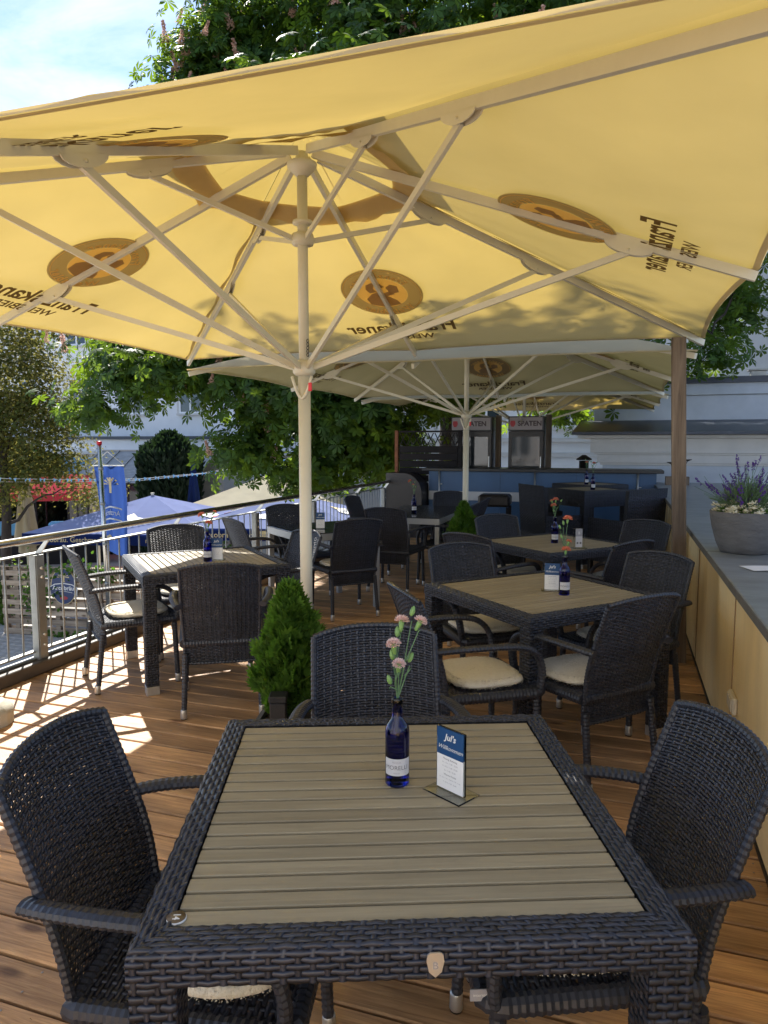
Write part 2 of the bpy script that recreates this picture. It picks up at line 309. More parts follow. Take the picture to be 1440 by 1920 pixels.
    def prism(s, poly, z0, z1, mt=None):
        n = len(poly); vs = [(x, y, z0) for x, y in poly] + [(x, y, z1) for x, y in poly]
        if mt is not None: vs = [tuple(mt @ Vector(p)) for p in vs]
        fs = [tuple(range(n - 1, -1, -1)), tuple(range(n, 2 * n))] + [(i, (i + 1) % n, n + (i + 1) % n, n + i) for i in range(n)]
        s.add(vs, fs); return s
    def grid(s, f, nu, nv, smooth=True):
        vs = [f(i / nu, j / nv) for j in range(nv + 1) for i in range(nu + 1)]
        fs = [(j * (nu + 1) + i, j * (nu + 1) + i + 1, (j + 1) * (nu + 1) + i + 1, (j + 1) * (nu + 1) + i) for j in range(nv) for i in range(nu)]
        s.add(vs, fs, smooth); return s
    def mesh(s, name, mat=None):
        me = bpy.data.meshes.new(name); me.from_pydata(s.v, [], s.f); me.polygons.foreach_set('use_smooth', s.sm); me.update()
        if mat: me.materials.append(MATS[mat])
        return me
    def build(s, name, mat, parent=None, loc=None, rz=None):
        return link(name, s.mesh(name, mat), parent, loc, rz)
def single(name, mb, mat, label, cat, loc=(0, 0, 0), rz=0, group=None, kind=None):
    return tag(mb.build(name, mat, None, loc, rz), label, cat, group, kind)
def weave(f, U, V, pu, pv, amp=0.0015, th=0.0012, cols=True, cw=0.50, rw=0.525):
    """real over-and-under strands on the surface f(u,v) -> numpy (..,3), u in 0..U, v in 0..V"""
    nu = max(2, int(round(U / pu))); nv = max(2, int(round(V / pv))); pu = U / nu; pv = V / nv
    def surf(u, v):
        e = 1e-4; p = f(u, v); a = f(u + e, v) - f(u - e, v); b = f(u, v + e) - f(u, v - e); n = np.cross(a, b)
        return p, n / np.maximum(1e-12, np.linalg.norm(n, axis=-1, keepdims=True))
    VV = []; FF = []; base = 0; wr = np.random.default_rng(int(U * 1000) + int(V * 1000))
    def strips(along_u, cnt, seg):
        nonlocal base
        j = np.arange(cnt)[:, None, None]; k = np.arange(seg + 1)[None, :, None]
        hw = (rw * pv) if along_u else (cw * pu * 0.55)
        off = np.array([-hw, 0, hw, 0])[None, None, :]; tv = np.array([0, th, 0, -th])[None, None, :]
        if along_u:
            u = np.broadcast_to(k * (U / seg), (cnt, seg + 1, 4)); v = np.broadcast_to((j + 0.5) * pv + off, (cnt, seg + 1, 4))
            o = amp * np.cos(pi * (k * (U / seg) / pu + 0.5 + j)) * 1.0 * np.sign(1)
            o = np.broadcast_to(o, (cnt, seg + 1, 4)) * wr.uniform(.7, 1.3, (cnt, seg + 1, 1)); v = v + wr.normal(0, .035 * pv, (cnt, seg + 1, 1)) * np.ones((1, 1, 4))
        else:
            v = np.broadcast_to(k * (V / seg), (cnt, seg + 1, 4)); u = np.broadcast_to((j + 0.5) * pu + off, (cnt, seg + 1, 4))
            o = -amp * 0.75 * np.cos(pi * (k * (V / seg) / pv - 0.5 + j + 1.0)); o = np.broadcast_to(o, (cnt, seg + 1, 4))
        p, n = surf(np.clip(u, 0, U), np.clip(v, 0, V))
        P = p + n * (o + tv)[..., None]
        VV.append(P.reshape(-1, 3))
        idx = np.arange(cnt * (seg + 1) * 4).reshape(cnt, seg + 1, 4) + base
        q = np.stack([idx[:, :-1, :], np.roll(idx, -1, 2)[:, :-1, :], np.roll(idx, -1, 2)[:, 1:, :], idx[:, 1:, :]], -1)
        FF.append(q.reshape(-1, 4)); base += cnt * (seg + 1) * 4
    strips(True, nv, nu * 2)
    if cols: strips(False, nu, nv)
    return np.concatenate(VV), np.concatenate(FF)
def join_np(parts):
    V = []; F = []; b = 0
    for v, f in parts: V.append(v); F.append(f + b); b += len(v)
    return np.concatenate(V), np.concatenate(F)
_tc = {}
def text_mesh(body, size, mat, shear=0.0, extrude=0.0, bold=0.0, align='CENTER'):
    key = (body, size, mat, shear, extrude, bold, align)
    if key in _tc: return _tc[key]
    cu = bpy.data.curves.new('lettering', 'FONT'); cu.body = body; cu.size = size; cu.shear = shear; cu.extrude = extrude; cu.offset = bold
    cu.align_x = align; cu.align_y = 'CENTER'; cu.resolution_u = 3
    ob = bpy.data.objects.new('lettering', cu); COL.objects.link(ob); bpy.context.view_layer.update()
    me = bpy.data.meshes.new_from_object(ob.evaluated_get(bpy.context.evaluated_depsgraph_get())); me.name = 'lettering'
    bpy.data.objects.remove(ob); me.materials.clear(); me.materials.append(MATS[mat]); _tc[key] = me
    return me
def frame_mat(p, x, y):
    x = Vector(x).normalized(); y = Vector(y); z = x.cross(y).normalized(); y = z.cross(x)
    return Matrix(((x.x, y.x, z.x, p[0]), (x.y, y.y, z.y, p[1]), (x.z, y.z, z.z, p[2]), (0, 0, 0, 1)))
def put_text(body, size, mat, m, parent, name='lettering', **k):
    o = link(name, text_mesh(body, size, mat, **k), parent); o.matrix_local = m; return o
def arc_text(body, size, mat, radius, mid, top, parent, m, bold=0.0, spread=1.0):
    """letters set round a circle; mid = angle of the middle of the word"""
    mb = MB(); wid = []
    for ch in body:
        me = text_mesh(ch, size, mat, bold=bold); xs = [v.co.x for v in me.vertices] or [0, size * .3]; wid.append((max(xs) - min(xs)) + size * 0.10)
    tot = sum(wid); a = 0
    for ch, w in zip(body, wid):
        c = (a + w / 2 - tot / 2) * spread / radius; a += w
        ang = mid - c if top else mid + c
        me = text_mesh(ch, size, mat, bold=bold)
        rot = ang - pi / 2 if top else ang + pi / 2
        vs = []
        for v in me.vertices:
            x = v.co.x * cos(rot) - v.co.y * sin(rot) + radius * cos(ang); y = v.co.x * sin(rot) + v.co.y * cos(rot) + radius * sin(ang); vs.append((x, y, 0))
        mb.add(vs, [tuple(p.vertices) for p in me.polygons])
    o = mb.build('lettering', mat, parent); o.matrix_local = m; return o
def disc_poly(r, n=32, ry=None): return [(r * cos(2 * pi * k / n), (ry or r) * sin(2 * pi * k / n)) for k in range(n)]
def ring_mesh(mb, r0, r1, z, n=40):
    vs = [(r * cos(2 * pi * k / n), r * sin(2 * pi * k / n), z) for r in (r0, r1) for k in range(n)]
    mb.add(vs, [(k, n + k, n + (k + 1) % n, (k + 1) % n) for k in range(n)]); return mb
def rot_basis(n):
    """random orthonormal frames (n,3,3)"""
    q = rng.normal(size=(n, 4)); q /= np.linalg.norm(q, axis=1, keepdims=True); w, x, y, z = q.T
    return np.stack([np.stack([1 - 2 * (y * y + z * z), 2 * (x * y - z * w), 2 * (x * z + y * w)], -1), np.stack([2 * (x * y + z * w), 1 - 2 * (x * x + z * z), 2 * (y * z - x * w)], -1), np.stack([2 * (x * z - y * w), 2 * (y * z + x * w), 1 - 2 * (x * x + y * y)], -1)], 1)
def frames(nrm, jit=0.4):
    """frames whose third axis is near nrm with a random spin; returns (n,3,3) columns x,y,z"""
    n = nrm + rng.normal(scale=jit, size=nrm.shape); n /= np.linalg.norm(n, axis=1, keepdims=True)
    r = rng.normal(size=n.shape); x = np.cross(r, n); x /= np.linalg.norm(x, axis=1, keepdims=True); y = np.cross(n, x)
    return np.stack([x, y, n], -1)
def scatter(tv, tf, P, R, S):
    """instances of a template as one mesh"""
    tv = np.asarray(tv); n = len(P); V = np.einsum('nij,kj->nki', R, tv) * np.asarray(S).reshape(-1, 1, 1) + P[:, None, :]
    F = [(np.asarray(f)[None] + (np.arange(n) * len(tv))[:, None, None]).reshape(-1, np.asarray(f).shape[1]) for f in tf]
    return V.reshape(-1, 3), F

# ------------------------------------------------------------------ the setting: courtyard, deck, ledge wall
GZ = -2.5
single('ground', MB().grid(lambda u, v: (-400 + 800 * u, -400 + 800 * v, GZ), 8, 8, False), 'courtyard', 'grey courtyard ground far below the terrace', 'ground', kind='structure')
pv_root = empty('paving', (0, 0, 0), 0, 'beige concrete block paving of the lower courtyard', 'paving'); pv_root['kind'] = 'structure'
pm = MB().box(-0.095, 0.095, -0.095, 0.095, 0, 0.03, 0.008).mesh('paver', 'paver')
V = []; pav_n = 0
for i in range(17):
    for j in range(16):
        o = link('paver', pm, pv_root, (-13.2 + i * 0.2 + 0.1 * (j % 2), 8.4 + j * 0.2, GZ + 0.004 + random.uniform(0, .004)))
mbp = MB()
for i in range(40):
    for j in range(40):
        x = -14.4 + i * 0.2 + 0.1 * (j % 2); y = 5.6 + j * 0.2
        if -13.31 < x < -9.7 and 8.29 < y < 11.5: continue
        mbp.box(x - .095, x + .095, y - .095, y + .095, GZ + 0.004, GZ + 0.032 + random.uniform(0, .004))
o = mbp.build('distant_pavers', 'paver', pv_root); o['kind'] = 'stuff'

deck = empty('deck', (0, 0, 0), 0, 'reddish brown timber terrace deck of long planks', 'deck'); deck['kind'] = 'structure'
def plank_mesh(ln):
    return MB().box(-ln / 2, ln / 2, -0.0647, 0.0647, -0.028, 0.0, 0.005).mesh('plank', 'deck_wood')
full = plank_mesh(4.2); PX0, PX1 = -3.66, 0.54
yy = -4.98; k = 0; halves = {}
scr = []
while yy < 13.6:
    if k % 3 == 1:
        cut = [1.4, 2.1, 2.8, 0.7, 3.5][(k * 7) % 5]
        for a, b in ((PX0, PX0 + cut - .002), (PX0 + cut + .002, PX1)):
            key = round(b - a, 3)
            if key not in halves: halves[key] = plank_mesh(key)
            o = link('plank', halves[key], deck, ((a + b) / 2, yy, random.uniform(-.0015, .0015)))
            o.rotation_euler = (random.uniform(-.006, .006), 0, 0)
    else:
        o = link('plank', full, deck, ((PX0 + PX1) / 2, yy, random.uniform(-.0015, .0015))); o.rotation_euler = (random.uniform(-.006, .006), 0, 0)
    if 0 < yy < 6:
        for jx in range(7):
            for dy in (-.036, .036): scr.append((PX0 + 0.05 + jx * 0.685 + random.uniform(-.012, .012), yy + dy + random.uniform(-.008, .008)))
    yy += 0.14; k += 1
mb = MB()
for x, y in scr: mb.lathe([(.0036, 0), (.0036, .0009), (.0017, .0006)], 6, (x, y, .001))
o = mb.build('screw_head', 'screw_steel', deck); o['kind'] = 'stuff'
mb = MB()
for jx in range(7): mb.box(PX0 + .02 + jx * .685, PX0 + .08 + jx * .685, -5.0, 13.5, -.15, -.031)
mb.build('joist', 'dark_wood', deck)
MB().box(PX0 - .09, PX0 - .045, -5.05, 13.6, GZ, -.16).build('fascia', 'dark_wood', deck)
MB().box(PX0, PX1 + .03, -5.05, 13.6, -1.2, -.17).build('underside', 'dark_core', deck)

# ledge wall on the right with panels and slate coping
lw = empty('ledge_wall', (0.53, 0, 0), 0, 'low beige panelled wall with wide slate coping along the deck', 'wall')
MB().box(0.02, 4.0, -5.0, 12.0, GZ, 0.875).build('core', 'plaster_warm', lw)
ys = [-5.0, -3.3, -1.6, -.35, 1.3, 2.45, 3.625, 5.26, 6.5, 7.75, 9.0, 10.25, 11.6]
for a, b in zip(ys[:-1], ys[1:]):
    MB().box(0, .018, a + .006, b - .006, .02, .872, .002).build('panel', 'wall_panel', lw)
    MB().box(-.004, .016, b - .0055, b + .0055, .02, .87).build('seam_strip', 'seam', lw)
MB().box(-.006, .016, -5.0, 11.6, 0.001, .018).build('base_strip', 'black_metal', lw)
yc = -5.0
for n_, ln in enumerate((1.7, 1.7, 2.1, 2.0, 1.9, 2.2, 2.0, 1.9, 1.45)):
    b = MB().box(-.05, 2.2, yc + .003, yc + ln - .003, .878, .912, .004).build('coping_slab', 'slate', lw); yc += ln
yc = -5.0
for n_, ln in enumerate((1.7, 1.7, 2.1, 2.0, 1.9, 2.2, 2.0, 1.9, 1.45)):
    MB().box(2.206, 4.0, yc + .003, yc + ln - .003, .878, .912, .004).build('coping_slab', 'slate', lw)
    MB().box(-.0545, -.0505, yc + .003, yc + ln - .003, .874, .908).build('edge_strip', 'slate_edge', lw); yc += ln
so = empty('power_socket', (.528, 3.50, .345), 0, 'small cream power socket on the beige wall', 'socket')
MB().box(-.022, 0, -.075, .075, -.038, .038, .006).build('box', 'socket_white', so)
MB().box(-.028, -.0225, -.06, -.004, -.028, .03, .002).build('lid', 'socket_white', so); MB().box(-.028, -.0225, .004, .06, -.028, .03, .002).build('lid', 'socket_white', so)

# timber post beside the ledge wall (leans slightly)
pst = MB(); n_ = 14
for i in range(n_):
    pass
def post_f():
    vs = []; fs = []; H = 2.235
    prof = [(-.042, -.045), (.042, -.045), (.045, -.042), (.045, .042), (.042, .045), (-.042, .045), (-.045, .042), (-.045, -.042)]
    for i in range(n_ + 1):
        z = H * i / n_; x = -.085 * i / n_
        for px, py in prof: vs.append((x + px, py, z))
    for i in range(n_):
        for j in range(8): q = (j + 1) % 8; fs.append((i * 8 + j, i * 8 + q, i * 8 + 8 + q, i * 8 + 8 + j))
    fs.append(tuple(range(7, -1, -1))); fs.append(tuple(range(n_ * 8, n_ * 8 + 8)))
    pst.add(vs, fs)
post_f(); single('timber_post', pst, 'post_wood', 'weathered square timber post standing against the beige wall', 'post', (.425, 5.27, 0))

# ------------------------------------------------------------------ railing
RX = -3.66
rail = empty('railing', (RX, 0, 0), 0, 'metal balustrade with steel handrail along the left edge of the deck', 'railing')
MB().box(-.055, .055, -5.0, 11.3, .002, .085, .006).build('curb', 'curb_paint', rail)
MB().box(-.05, -.012, -5.0, 11.3, .0865, .10, .002).build('curb_strip', 'galvanised', rail)
MB().tube([(.085, -5.0, .925), (.085, 11.25, .90)], .024, 16).build('handrail', 'stainless', rail)
MB().box(-.062, -.012, -5.0, 11.3, .79, .80, .002).build('top_bar', 'galvanised', rail)
MB().box(-.057, -.017, -5.0, 11.3, .13, .142, .002).build('bottom_bar', 'galvanised', rail)
posts = [-4.6, -3.76, -2.27, -.78, .71, 2.2, 3.69, 5.18, 6.67, 8.17, 9.66, 10.95]
bal = MB().tube([(0, 0, .143), (0, 0, .789)], .0062, 8).mesh('baluster', 'galvanised')
pmesh = MB().box(-.006, .006, -.032, .032, .03, .789).box(-.05, .0, -.04, -.0325, .03, .789).mesh('post', 'galvanised')
bmesh_ = MB().tube([(-.01, 0, 0), (.017, 0, 0)], .011, 6).mesh('bolt', 'alu')
brm = MB().prism([(-.02, .8005), (.028, .8005), (.098, .895), (.082, .908)], -.022, -.014, Matrix(((1, 0, 0, 0), (0, 0, 1, 0), (0, 1, 0, 0), (0, 0, 0, 1)))).mesh('bracket', 'alu')
for y in posts:
    p = link('post', pmesh, rail, (.012, y, 0))
    for z in (.70, .64, .25, .18): link('bolt', bmesh_, p, (0, 0.004, z))
    link('bracket', brm, rail, (0, y + .02, 0))
y = -4.9
while y < 11.25:
    if min(abs(y - p) for p in posts) > .045: link('baluster', bal, rail, (-.037, y, 0))
    y += .121

# ------------------------------------------------------------------ big square umbrellas
HA = 2.16
def make_umbrella(name, loc, label, seed, dz=0.0, rz=0.0):
    r_ = random.Random(seed)
    root = empty(name, loc, rz, label, 'umbrella', 'large square beer garden umbrellas over the deck')
    ZA, ZE = 3.08 + dz, 2.285 + dz           # fabric apex and hem height
    SL = (ZA - ZE) / HA
    zf = lambda x, y: ZA - SL * max(abs(x), abs(y))
    dirs = [(1, 0), (1, 1), (0, 1), (-1, 1), (-1, 0), (-1, -1), (0, -1), (1, -1)]
    VH = 0.30                                 # vent half size as share of HA
    # canopy: eight gores, hem drawn in between the ribs
    mb = MB(); nu, nv = 32, 24
    for k in range(8):
        d0, d1 = dirs[k], dirs[(k + 1) % 8]
        def f(u, v, d0=d0, d1=d1, k_=k):
            h0 = .225 if d0[0] * d0[1] == 0 else .178; h1_ = .225 if d1[0] * d1[1] == 0 else .178; vh = h0 * (1 - u) + h1_ * u
            t = vh + (1 - vh) * v
            bow = 4 * u * (1 - u)
            t2 = t - 0.020 * bow * v ** 3
            x = (d0[0] * (1 - u) + d1[0] * u) * HA * t2; y = (d0[1] * (1 - u) + d1[1] * u) * HA * t2
            z = zf(x, y) - 0.022 * bow * sin(pi * min(1, (v * .85 + .15))) + 0.004 * sin(9 * x + seed) * sin(7 * y) * v + .0035 * sin(38 * u + 3 * k_) * v ** 4 * bow + .004 * sin(22 * u + 5 * v) * (1 - v) ** 3 * bow + .003 * sin(60 * u * (1 - u) + 9 * v + seed) * bow * v
            return (x, y, z)
        mb.grid(f, nu, nv)
    can = mb.build('canopy', 'canopy', root)
    # hem: folded edge strip
    mb = MB()
    for k in range(8):
        d0, d1 = dirs[k], dirs[(k + 1) % 8]
        def f(u, v, d0=d0, d1=d1):
            bow = 4 * u * (1 - u); t2 = 1 - 0.020 * bow + .0006
            x = (d0[0] * (1 - u) + d1[0] * u) * HA * t2; y = (d0[1] * (1 - u) + d1[1] * u) * HA * t2
            return (x, y, zf(x, y) - 0.022 * bow * 0.0 + .004 - 0.011 * v)
        mb.grid(f, 10, 1)
    mb.build('hem', 'canopy', can)
    mb = MB()                                 # doubled hem band sewn along the edge
    for k in range(8):
        d0, d1 = dirs[k], dirs[(k + 1) % 8]
        def f(u, v, d0=d0, d1=d1):
            bow = 4 * u * (1 - u); t2 = (1 - .012 * v) - 0.020 * bow - .001
            x = (d0[0] * (1 - u) + d1[0] * u) * HA * t2; y = (d0[1] * (1 - u) + d1[1] * u) * HA * t2
            return (x, y, zf(x, y) - .009 - .022 * bow * sin(pi * min(1, (1 - .012 * v) * .85 + .15)) - .003 * v)
        mb.grid(f, 20, 1)
    mb.build('hem_band', 'canopy', can)
    # vent: hanging flap ring and small raised cap
    mb = MB()
    for k in range(8):
        d0, d1 = dirs[k], dirs[(k + 1) % 8]
        def f(u, v, d0=d0, d1=d1):
            h0 = .225 if d0[0] * d0[1] == 0 else .178; h1_ = .225 if d1[0] * d1[1] == 0 else .178
            t = (h0 * (1 - u) + h1_ * u) * (.97 + (.27 + .03 * sin(9 * u + 2 * k)) * v); x = (d0[0] * (1 - u) + d1[0] * u) * HA * t; y = (d0[1] * (1 - u) + d1[1] * u) * HA * t
            return (x, y, zf(x, y) - .014 - .018 * v + .008 * v * sin(14 * u + k))
        mb.grid(f, 8, 3)
    mb.build('vent_flap', 'canopy_hem', can)
    mb = MB()
    for k in range(8):
        d0, d1 = dirs[k], dirs[(k + 1) % 8]
        def f(u, v, d0=d0, d1=d1):
            t = .285 * (.02 + .98 * v); x = (d0[0] * (1 - u) + d1[0] * u) * HA * t; y = (d0[1] * (1 - u) + d1[1] * u) * HA * t
            return (x, y, zf(x, y) + .07 + .025 * sin(3 * pi * u + k) * v * (1 - v))
        mb.grid(f, 8, 6)
    mb.build('vent_cap', 'canopy', can)
    for sx, sy in ((1, 1), (1, -1), (-1, 1), (-1, -1)):     # rib pockets sewn along the corner seams
        def f(u, v, sx=sx, sy=sy):
            t = .2 + .79 * u; w = (.016 + .034 * v) * (1 + .25 * sin(31 * u + seed)); x = sx * HA * t; y = sy * (HA * t - w * 1.3)
            return (x, y, zf(x, y) - .012 - .012 * v - .004 * sin(23 * u) * v)
        MB().grid(f, 40, 2).build('rib_pocket', 'canopy', can)
    # pole, hubs
    MB().tube([(0, 0, .0), (0, 0, 1.90 + dz)], .033, 20).build('pole', 'umbrella_metal', root)
    up = MB(); up.tube([(0, 0, 1.90 + dz), (0, 0, 2.97 + dz)], .027, 16); up.build('upper_pole', 'umbrella_metal', root)
    b = MB(); b.lathe([(.16, 0), (.16, .012), (.06, .016), (.05, .15), (.038, .155)], 20); b.build('base_plate', 'galvanised', root)
    MB().lathe([(.045, -.035), (.06, -.02), (.06, .03), (.045, .045)], 16, (0, 0, 1.92 + dz)).build('runner', 'umbrella_metal', root)
    MB().lathe([(.034, -.03), (.055, -.025), (.062, .0), (.055, .03), (.04, .036)], 16, (0, 0, 2.585 + dz)).lathe([(.034, .0), (.052, .006), (.052, .022), (.034, .026)], 16, (0, 0, 2.66 + dz)).build('upper_runner', 'umbrella_metal', root)
    MB().lathe([(.032, -.05), (.05, -.03), (.075, -.01), (.078, .015), (.035, .03), (.03, .07)], 16, (0, 0, 2.955 + dz)).build('crown_hub', 'umbrella_metal', root)
    # ribs with half-round joint plates, struts
    for k, d in enumerate(dirs):
        corner = d[0] * d[1] != 0
        p = lambda t, dz_=0.0, d=d: Vector((d[0] * HA * t, d[1] * HA * t, ZA - SL * HA * t - .045 + dz_))
        rib = MB().bar(p(.03), p(.995), .024, .042).build('rib', 'umbrella_metal', root)
        js = [(.5, 1)] if corner else [(.75, 1)]
        if corner: js.append((.25, 0))
        side = Vector((-d[1], d[0], 0)).normalized()
        for t, lower in js:
            a, c, m_ = p(t - .050 / (1.414 if corner else 1)), p(t + .050 / (1.414 if corner else 1)), p(t)
            along = (c - a); poly = []
            for q in range(9): an = pi * q / 8; poly.append((-cos(an) * along.length / 2, -sin(an) * .040))
            mt = frame_mat(m_ + Vector((0, 0, -.018)), along, Vector((0, 0, 1)))
            g_ = MB()
            for s_ in (-.0165, .0125): g_.prism(poly, s_, s_ + .004, mt)
            g_.tube([m_ - side * .022 + Vector((0, 0, -.04)), m_ + side * .022 + Vector((0, 0, -.04))], .006, 8)
            g_.build('joint_plate', 'umbrella_metal', rib)
            h0 = Vector((d[0], d[1], 0)).normalized()
            st = (h0 * .045 + Vector((0, 0, (1.925 if lower else 2.585) + dz)))
            MB().bar(st, m_ + Vector((0, 0, -.048)), .016, .029 if lower else .025).build('strut', 'umbrella_metal', root)
    # crank cord loop, chain and red tag on the pole
    pts = [Vector((.03 + .06 * sin(pi * q / 12), .02 + .05 * sin(pi * q / 12), 1.86 + dz - .14 * sin(pi * q / 12) * 1.0 + .02 * q / 12)) for q in range(13)]
    pts = [Vector((-.055 + .115 * q / 12, -.035, 1.88 + dz - .115 * sin(pi * q / 12))) for q in range(13)]
    MB().tube(pts, .0085, 8).build('pull_loop', 'umbrella_metal', root)
    MB().box(.042, .062, -.045, -.035, 1.80 + dz, 1.845 + dz, .003).build('red_tag', 'red_plastic', root)
    ch = MB()
    for q in range(5): ch.tube([(.036 + .006 * cos(a * pi / 4), -.03, 1.99 + dz + q * .018 + .010 * sin(a * pi / 4)) for a in range(9)], .0022, 5)
    ch.build('chain', 'black_metal', root)
    # print on the four sides (seen through the cloth)
    for o_ in ((0, 1), (1, 0), (0, -1), (-1, 0)):
        out = Vector((o_[0], o_[1], 0)); s_ = (-out * 1 + Vector((0, 0, SL))).normalized()
        rt_ = s_.cross(Vector((o_[0] * SL, o_[1] * SL, 1)).normalized())
        nrm = rt_.cross(s_)
        def fm(t, off): return frame_mat(Vector((o_[0] * HA * t, o_[1] * HA * t, ZA - SL * HA * t - .024 * (1 if t > .5 else .6) - .012)) - nrm * off, rt_, s_)
        e = ring_mesh(MB(), .182, .29, 0).build('emblem', 'canopy_print', can); e.matrix_local = fm(.60, .0)
        I = Matrix.Identity(4)
        def sub(mb_, mat, z): o = mb_.build('emblem_detail', mat, e); o.location = (0, 0, -z)
        db = MB(); db.add([(x, y, 0) for x, y in disc_poly(.181, 36)], [tuple(range(36))]); sub(db, 'canopy_print_light', .001)
        rb = ring_mesh(MB(), .272, .277, 0); sub(rb, 'canopy_print_light', .0025)
        bust = MB()
        body = [(-.10, -.15), (.02, -.178), (.12, -.135), (.13, -.06), (.075, .0), (.03, .015), (.0, -.03), (-.045, -.05), (-.085, -.10)]
        hood = [(.03, .02), (.085, .01), (.10, .06), (.085, .11), (.04, .135), (-.005, .12), (.03, .10), (.045, .06)]
        mug = [(-.125, .0), (-.06, -.015), (-.045, .065), (-.085, .10), (-.13, .075)]
        hat = [(-.04, .075), (.0, .06), (.03, .085), (.015, .12), (-.02, .115)]
        arm = [(-.09, -.02), (.01, -.055), (.06, -.02), (.0, -.005), (-.06, .02)]
        for pl in (body, hood, mug, hat, arm): bust.add([(x, y, 0) for x, y in pl], [tuple(range(len(pl)))])
        sub(bust, 'canopy_print', .0025)
        arc_text('Franziskaner', .080, 'canopy_print_light', .212, pi / 2, True, e, Matrix.Translation((0, 0, -.0035)), bold=.002)
        arc_text('Weissbier', .080, 'canopy_print_light', .243, -pi / 2, False, e, Matrix.Translation((0, 0, -.0035)), bold=.003)
        put_text('Franziskaner', .168, 'canopy_lettering', fm(.805, .006) @ Matrix.Diagonal((1, 1.2, 1, 1)), can, bold=.004)
        put_text('WEISSBIER', .100, 'canopy_lettering', fm(.868, .006), can, bold=.0025)
    return root
def disc_poly3(r): return [(x, y, 0) for x, y in disc_poly(r, 36)]
make_umbrella('square_umbrella', (-1.62, 3.5, 0), 'nearest large sunlit yellow umbrella filling the top of the picture', 1)
make_umbrella('square_umbrella', (-1.66, 7.86, 0), 'middle cream umbrella in tree shade behind the big yellow one', 2, -.085)
make_umbrella('square_umbrella', (-1.60, 12.3, 0), 'farthest cream umbrella above the blue bar and fridges', 3, -.12)

# ------------------------------------------------------------------ wicker furniture
def sm(x, a, b): t = np.clip((x - a) / (b - a), 0, 1); return t * t * (3 - 2 * t)
CW = 0.415; ZB, ZT = 0.30, 0.885
def chair_back(u, v):
    s = 2 * u / CW - 1; t = v / 0.58
    top = ZT - 0.028 * np.abs(s) ** 2.4
    bot = ZB + 0.035 * s ** 2 * 0
    z = bot + t * (top - bot)
    q = np.clip((z - .36) / .52, 0, 1)
    y = -.205 - .165 * q ** 1.25 + .030 * s ** 2 * (0.35 + .65 * sm(z, .35, .6))
    w = .97 + .05 * sm(z, .3, .62)
    return np.stack([s * CW / 2 * w, y, z], -1)
def edge(f, us, vs): return [Vector(f(np.array(u), np.array(v))) for u, v in zip(us, vs)]
def make_chair():
    root = empty('wicker_armchair')
    v, f = weave(chair_back, CW, .58, .0225, .0086, amp=.0016, th=.0013)
    link('backrest', npmesh('backrest', v, f, 'wicker'), root)
    n = 14
    bf = MB()
    for u in (0.0, CW): bf.tube(edge(chair_back, [u] * n, [.58 * k / (n - 1) for k in range(n)]), .0115, 8, step=.008, ripple=.17)
    bf.tube(edge(chair_back, [CW * k / (n - 1) for k in range(n)], [.58] * n), .0115, 8, step=.0085, ripple=.2)
    bf.tube(edge(chair_back, [CW * k / (n - 1) for k in range(n)], [0.0] * n), .010, 8, step=.0095, ripple=.24)
    bf.build('back_frame', 'wicker_wrap', root)
    def seat(u, v):
        s = 2 * u / .44 - 1; y = -.2 + v; return np.stack([s * (.205 + .03 * (v / .44)), y, .432 - .012 * (1 - s ** 2) * np.sin(np.clip(v / .44, 0, 1) * pi)], -1)
    v, f = weave(seat, .44, .44, .024, .011)
    link('seat', npmesh('seat', v, f, 'wicker'), root)
    sf = MB(); ring = [(-.21, -.2, .415), (-.238, .22, .415), (-.215, .25, .415), (.215, .25, .415), (.238, .22, .415), (.21, -.2, .415), (-.21, -.2, .415)]
    sf.tube(ring, .023, 10, step=.0085, ripple=.11, flat=1.1); sf.build('seat_frame', 'wicker_wrap', root)
    fer = MB().lathe([(.0175, .006), (.0185, .01), (.0178, .052), (.0172, .054)], 12).mesh('ferrule', 'alu')
    glide = MB().lathe([(.016, 0), (.017, .004), (.016, .0085)], 10).mesh('glide', 'black_metal')
    legs = [((-.2, -.205, .36), (-.214, -.250, 0)), ((.2, -.205, .36), (.214, -.250, 0)), ((-.226, .222, .41), (-.236, .235, 0)), ((.226, .222, .41), (.236, .235, 0))]
    for a, b in legs:
        a = Vector(a); b = Vector(b)
        l = MB().tube([a, b.lerp(a, .13)], [.0185, .0165], 10, step=.0085, ripple=.12).build('leg', 'wicker_wrap', root)
        link('ferrule', fer, l, b); link('glide', glide, l, b)
    for s in (-1, 1):
        pts = [(.226, -.275, .640), (.248, -.22, .648), (.272, -.10, .655), (.276, .06, .652), (.272, .15, .638), (.266, .205, .600), (.256, .232, .545), (.246, .238, .48), (.236, .23, .42)]
        P = []
        for i in range(len(pts) - 1):
            for q in range(3): P.append(Vector(pts[i]).lerp(Vector(pts[i + 1]), q / 3))
        P.append(Vector(pts[-1])); P = [Vector((s * p.x, p.y, p.z)) for p in P]
        for _ in range(2): P = [P[0]] + [(P[i - 1] + P[i] * 2 + P[i + 1]) / 4 for i in range(1, len(P) - 1)] + [P[-1]]
        MB().tube(P, .0235, 10, step=.0080, ripple=.12, flat=.66).build('arm', 'wicker_wrap', root)
    return root
CHAIR = make_chair(); chair_used = False
CG = 'dark wicker armchairs around the tables'
